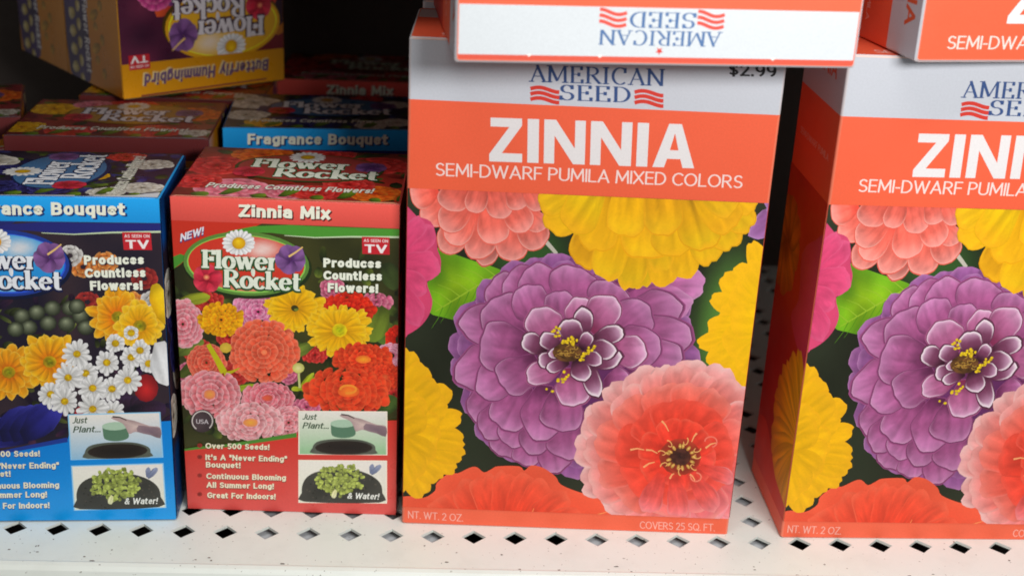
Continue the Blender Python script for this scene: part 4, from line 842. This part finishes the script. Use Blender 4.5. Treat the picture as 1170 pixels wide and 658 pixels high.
    for sgn in (0, 1):
        G = Face((0, DR, 0), (0, -1, 0), (0, 0, 1), (-1, 0, 0), (e, DR - e, e, HR - e)) if sgn == 0 else Face((WR, 0, 0), (0, 1, 0), (0, 0, 1), (1, 0, 0), (e, DR - e, e, HR - e))
        SP = 'side_panel#%d' % sgn
        if theme == 'humming':
            quad_grid(G, SP, 0, DR, 0, HR, lambda a, b: lin(mix((214, 142, 12), (200, 126, 16), noise(a * 4, b * 6, 2))), 8, 12)
            blob(G, SP, Q, [(.42, 1.5), (.40, 1.2), (.43, 1.0), (.50, .9), (.62, .85), (.70, .9), (.70, 1.5)], (70, 50, 110), (60, 44, 84), (.6, 1.2), 3, .3, 8)
            for i in range(12): petal(G, SP, Q, (.56, 1.0 + i * .05), (.5 + .16 * (i % 2), 1.02 + i * .05), .07, [(120, 100, 50), (196, 176, 110), (210, 200, 160)], None, seed=i, n=10)
            T(G, SP, Q, 'Flower Rocket', (.46, 1.06), (.46, 1.46), 1, (226, 222, 226), wt=.2, up=(-.07, 0), shadow=(40, 36, 70))
            for i in range(16): petal(G, SP, Q, (.2 + .05 * (i % 3), .5 + i * .06), (.24 + .06 * ((i * 2) % 3), .55 + i * .06), .06, [(150, 110, 20), (200, 150, 40)], None, seed=i, n=10)
        else:
            sc1 = t['side']; quad_grid(G, SP, 0, DR, 0, HR, lambda a, b: lin(mix(sc1, tuple(v * .5 for v in sc1), noise(a * 4, b * 8, 4)) if (b < .25 or b > .86) else mix(b0, b1, noise(a * 6, b * 12, 4))), 14, 24)
            for i in range(15):
                c = (.05 + (i * .37) % .66, .5 + (i * .23) % .75); dahlia(G, SP, Q, c, .1, .1, [(1, .5, 9), (.55, .1, 6)], pal[('wybpwyrwb' if theme == 'fragrance' else 'rporpyrpo')[i % 9]], None, None, i)
        sides.append(G)
    carton_body(WR, DR, HR, [(0, .16, f1), (.16, zt, t['side']), (zt, HR, t['band'])], 'carton_body', root, M_GLOSS, r=.03 if (theme == 'fragrance' and extras) else .016, paper=(225, 225, 225), wear=.15, lidcol=lb[1])
    build_parts([F, LP] + sides, root, M_GLOSS, {'name_lettering': 'name_band', 'lid_lettering': 'lid', 'lid_logo': 'lid'})
    return root

# =================================================================== PLACE THE GOODS
GB = 'tall coral zinnia seed cartons'
A = big_carton(); A['group'] = GB; set_pose(A, P_A)
def put_big(M, label):
    c = copy_tree(A); c['label'] = label; c['group'] = GB; set_pose(c, M); return c
put_big(P_B, 'tall coral zinnia carton standing at the right edge, its shaded left side showing')
KC = np.array([[-1, 0, 0, WA], [0, 0, -1, HA], [0, -1, 0, DA], [0, 0, 0, 1.]]); KD = np.array([[1, 0, 0, 0], [0, 0, -1, HA], [0, 1, 0, 0], [0, 0, 0, 1.]])
put_big(pose(-.2419, 4.678, .1341, HA + .006, K=KC), 'carton lying on the central one, white lid with upside-down blue logo facing out')
put_big(pose(1.5161, 5.0528, .2081, HA + .006, K=KD), 'carton lying on the right-hand one, coral lid and white side strip showing')
put_big(pose(-.4496, 5.85, .0194, .03), 'coral carton hidden directly behind the central one, only its lid showing')

GS = 'small flower seed boxes'
Rb = small_box('zinnia', 'small red zinnia mix box standing in front, just left of the tall central carton'); Rb['group'] = GS; set_pose(Rb, P_R)
Lb = small_box('fragrance', 'bright blue box with daisies and a worn lid corner, front row, left edge'); Lb['group'] = GS; set_pose(Lb, P_L)
Fb = small_box('fragrance', 'blue banded fragrance box standing behind the small red zinnia mix box', extras=False); Fb['group'] = GS
set_pose(Fb, pose(-1.4755, 6.3252, .1149))
Gb = small_box('humming2', 'seed box with dark red lid in the second row behind the bright blue box'); Gb['group'] = GS
set_pose(Gb, pose(-2.45, 6.0166, .0895))
def put_small(src, M, label):
    c = copy_tree(src); c['label'] = label; c['group'] = GS; set_pose(c, M); return c
Hb = put_small(Rb, pose(-1.41, 7.45, .053), 'dark red box at the very back in shadow, behind the blue banded fragrance box')
Ib = put_small(Gb, pose(-3.40, 6.05, .33), 'dim red seed box at the far left edge, half under the yellow boxes')
G2 = put_small(Gb, pose(-2.36, 6.86, .02), 'shadowed box directly under the upside-down yellow box, behind the dark red lid')
KU = np.array([[-1, 0, 0, WR], [0, 1, 0, 0], [0, 0, -1, HR], [0, 0, 0, 1.]])
def upside(M):   # turned over: top down, front still to the viewer
    K = np.array([[-1, 0, 0, WR], [0, 1, 0, 0], [0, 0, -1, HR], [0, 0, 0, 1.]]); return M @ K
cy_, sy_ = math.cos(.62), math.sin(.62)
Yb = small_box('humming', 'yellow edged hummingbird box turned upside down on top of the back row'); Yb['group'] = GS
set_pose(Yb, upside(pose(-2.084, 6.737, .70, 1.535)))
Y2 = put_small(Yb, upside(pose(-2.084 - (DR + .004) * math.sin(.70), 6.737 + (DR + .004) * math.cos(.70), .70, 1.535)), 'yellow box behind the upside-down one, only its side showing at the upper left')

# =================================================================== SHELF
def shelf():
    root = thing('display_shelf', 'white perforated steel store shelf with rows of diamond shaped holes and a rolled front edge', 'shelf')
    p = .1863; ya = .0429; ox, oy = 1.1794, 5.1577; ca, sa = math.cos(ya), math.sin(ya)
    def W(i, j, z): a, b = i * p, j * p; return (ox + a * ca - b * sa, oy + a * sa + b * ca, z)
    V = []; Fc = []; th = .013
    i0, i1, j1 = -30, 17, 20; idx = {}
    def v(i, j, z):
        k = (round(i * 1000), round(j * 1000), round(z * 10000))
        if k not in idx: idx[k] = len(V); V.append(W(i, j, z))
        return idx[k]
    hx, hy = .298, .292
    for j in range(0, j1):
        for i in range(i0, i1):
            c = [(i - .5, j - .5), (i, j - .5), (i + .5, j - .5), (i + .5, j), (i + .5, j + .5), (i, j + .5), (i - .5, j + .5), (i - .5, j)]
            d = [(i, j - hy), (i + hx, j), (i, j + hy), (i - hx, j)]
            C8 = [v(*q, 0) for q in c]; D4 = [v(*q, 0) for q in d]; B4 = [v(*q, -th) for q in d]
            Fc += [[C8[0], C8[1], D4[0], D4[3], C8[7]], [C8[1], C8[2], C8[3], D4[1], D4[0]], [C8[3], C8[4], C8[5], D4[2], D4[1]], [C8[5], C8[6], C8[7], D4[3], D4[2]]]
            for k in range(4): Fc.append([D4[k], D4[(k + 1) % 4], B4[(k + 1) % 4], B4[k]])
    js = -1.42
    for i in range(i0, i1):     # plain strip in front of the holes
        Fc.append([v(i - .5, js, 0), v(i + .5, js, 0), v(i + .5, -.5, 0), v(i, -.5, 0), v(i - .5, -.5, 0)])
    link_mesh('deck', V, Fc, M_WHITE, root)
    # rolled lip: a small step, a round nose, a vertical apron
    prof = [(js - .004, -.004), (js - .03, .012), (js - .10, .016)] + [(js - .10 - .28 * math.sin(a), .016 - .28 * (1 - math.cos(a)) * p / p * .25) for a in (0.4, .8, 1.2, 1.57)] + [(js - .40, -.5), (js - .3, -.52), (js - .3, -.04), (js - .02, -.03)]
    V = []; Fc = []; n = len(prof)
    for i in (i0 - .5, i1 - .5):
        for (j, z) in prof: V.append(W(i, j, z))
    for k in range(n): Fc.append([k, (k + 1) % n, n + (k + 1) % n, n + k])
    link_mesh('front_lip', V, Fc, M_WHITE, root)
    # stiffening channels just under the deck: seen as grey through some of the holes
    def boxm(name, a0, a1, b0, b1, z0, z1, m):
        q = [W(a, b, z) for z in (z0, z1) for a, b in ((a0, b0), (a1, b0), (a1, b1), (a0, b1))]
        return link_mesh(name, q, [[3, 2, 1, 0], [4, 5, 6, 7], [0, 1, 5, 4], [1, 2, 6, 5], [2, 3, 7, 6], [3, 0, 4, 7]], m, root)
    boxm('stiffener', -12.45, -7.4, -1.3, j1 - .6, -.075, -.045, M_GREY); boxm('stiffener', -4.45, .6, -1.3, j1 - .6, -.075, -.045, M_GREY)
    boxm('dark_void_sheet', i0, i1, -1.3, j1, -.62, -.58, M_DARK)  # dark sheet added below as the unlit void behind the holes
    boxm('back_panel', i0 - .5, i1 - .5, j1 - .5, j1 - .2, -.6, 4.3, M_DARK)
    boxm('unseen_shade_deck', i0 - .5, i1 - .5, -1.0, j1 - .5, 3.35, 3.45, M_DARK)  # unseen deck added overhead to keep light off the back boxes
    # grime flecks lying in the joint and on the strip
    R = random.Random(11); V = []; Fc = []
    for k in range(46):
        i = R.uniform(-19, 9); j = js + abs(R.gauss(0, .18)) + .02 if k % 3 else R.uniform(-1.2, -.4); s = R.uniform(.01, .035); st = R.uniform(1, 2.6) if k % 3 else 1
        b = len(V); m = 6
        for q in range(m): a = 6.283 * q / m; V.append(W(i + s * st * math.cos(a) * R.uniform(.6, 1.2), j + s * math.sin(a) * R.uniform(.6, 1.2), .0012))
        Fc.append(list(range(b, b + m)))
    g = link_mesh('grime_flecks', V, Fc, M_GRIME, root); g['kind'] = 'stuff'
    return root
shelf()

# =================================================================== CAMERA, LIGHT
cam = bpy.data.cameras.new('camera'); co = bpy.data.objects.new('camera', cam); COL.objects.link(co); sc.camera = co
cam.sensor_width = 36; cam.lens = CAM['f'] / 1170 * 36; cam.clip_start = .01; cam.clip_end = 50
cam.dof.use_dof = True; cam.dof.focus_distance = 5.7 * S; cam.dof.aperture_fstop = 6.5
p, r = CAM['pitch'], CAM['roll']
right = np.array([1, 0, 0.]); up = np.array([0, math.sin(p), math.cos(p)]); fw = np.array([0, math.cos(p), -math.sin(p)])
cr, sr = math.cos(r), math.sin(r)
rr = right * cr + up * sr; uu = -right * sr + up * cr
M = Matrix(((rr[0], uu[0], -fw[0], 0), (rr[1], uu[1], -fw[1], 0), (rr[2], uu[2], -fw[2], CAM['h'] * S), (0, 0, 0, 1))); co.matrix_world = M

w = bpy.data.worlds.new('World'); sc.world = w; w.use_nodes = True
w.node_tree.nodes['Background'].inputs[0].default_value = (1, .97, .94, 1); w.node_tree.nodes['Background'].inputs[1].default_value = .17
def area(name, loc, aim, sx, sy, power, col):
    l = bpy.data.lights.new(name, 'AREA'); l.shape = 'RECTANGLE'; l.size = sx * S; l.size_y = sy * S; l.energy = power; l.color = col
    o = bpy.data.objects.new(name, l); COL.objects.link(o); o.location = [q * S for q in loc]
    d = Matrix.Identity(3)
    from mathutils import Vector
    v = (Vector(aim) - Vector(loc)); o.rotation_euler = v.to_track_quat('-Z', 'Y').to_euler()
    return o
area('aisle_light', (.6, 1.6, 11.0), (0, 4.8, 1), 9, 1.6, 9.5, (1, .98, .95))
area('aisle_light_low', (2.2, .8, 3.7), (-.4, 5.2, 1.0), 2.4, .9, 5.1, (1, .985, .97))
sc.view_settings.view_transform = 'Standard'; sc.view_settings.look = 'None'; sc.view_settings.exposure = 0
sc.cycles.use_denoising = True; sc.cycles.filter_width = 1.8
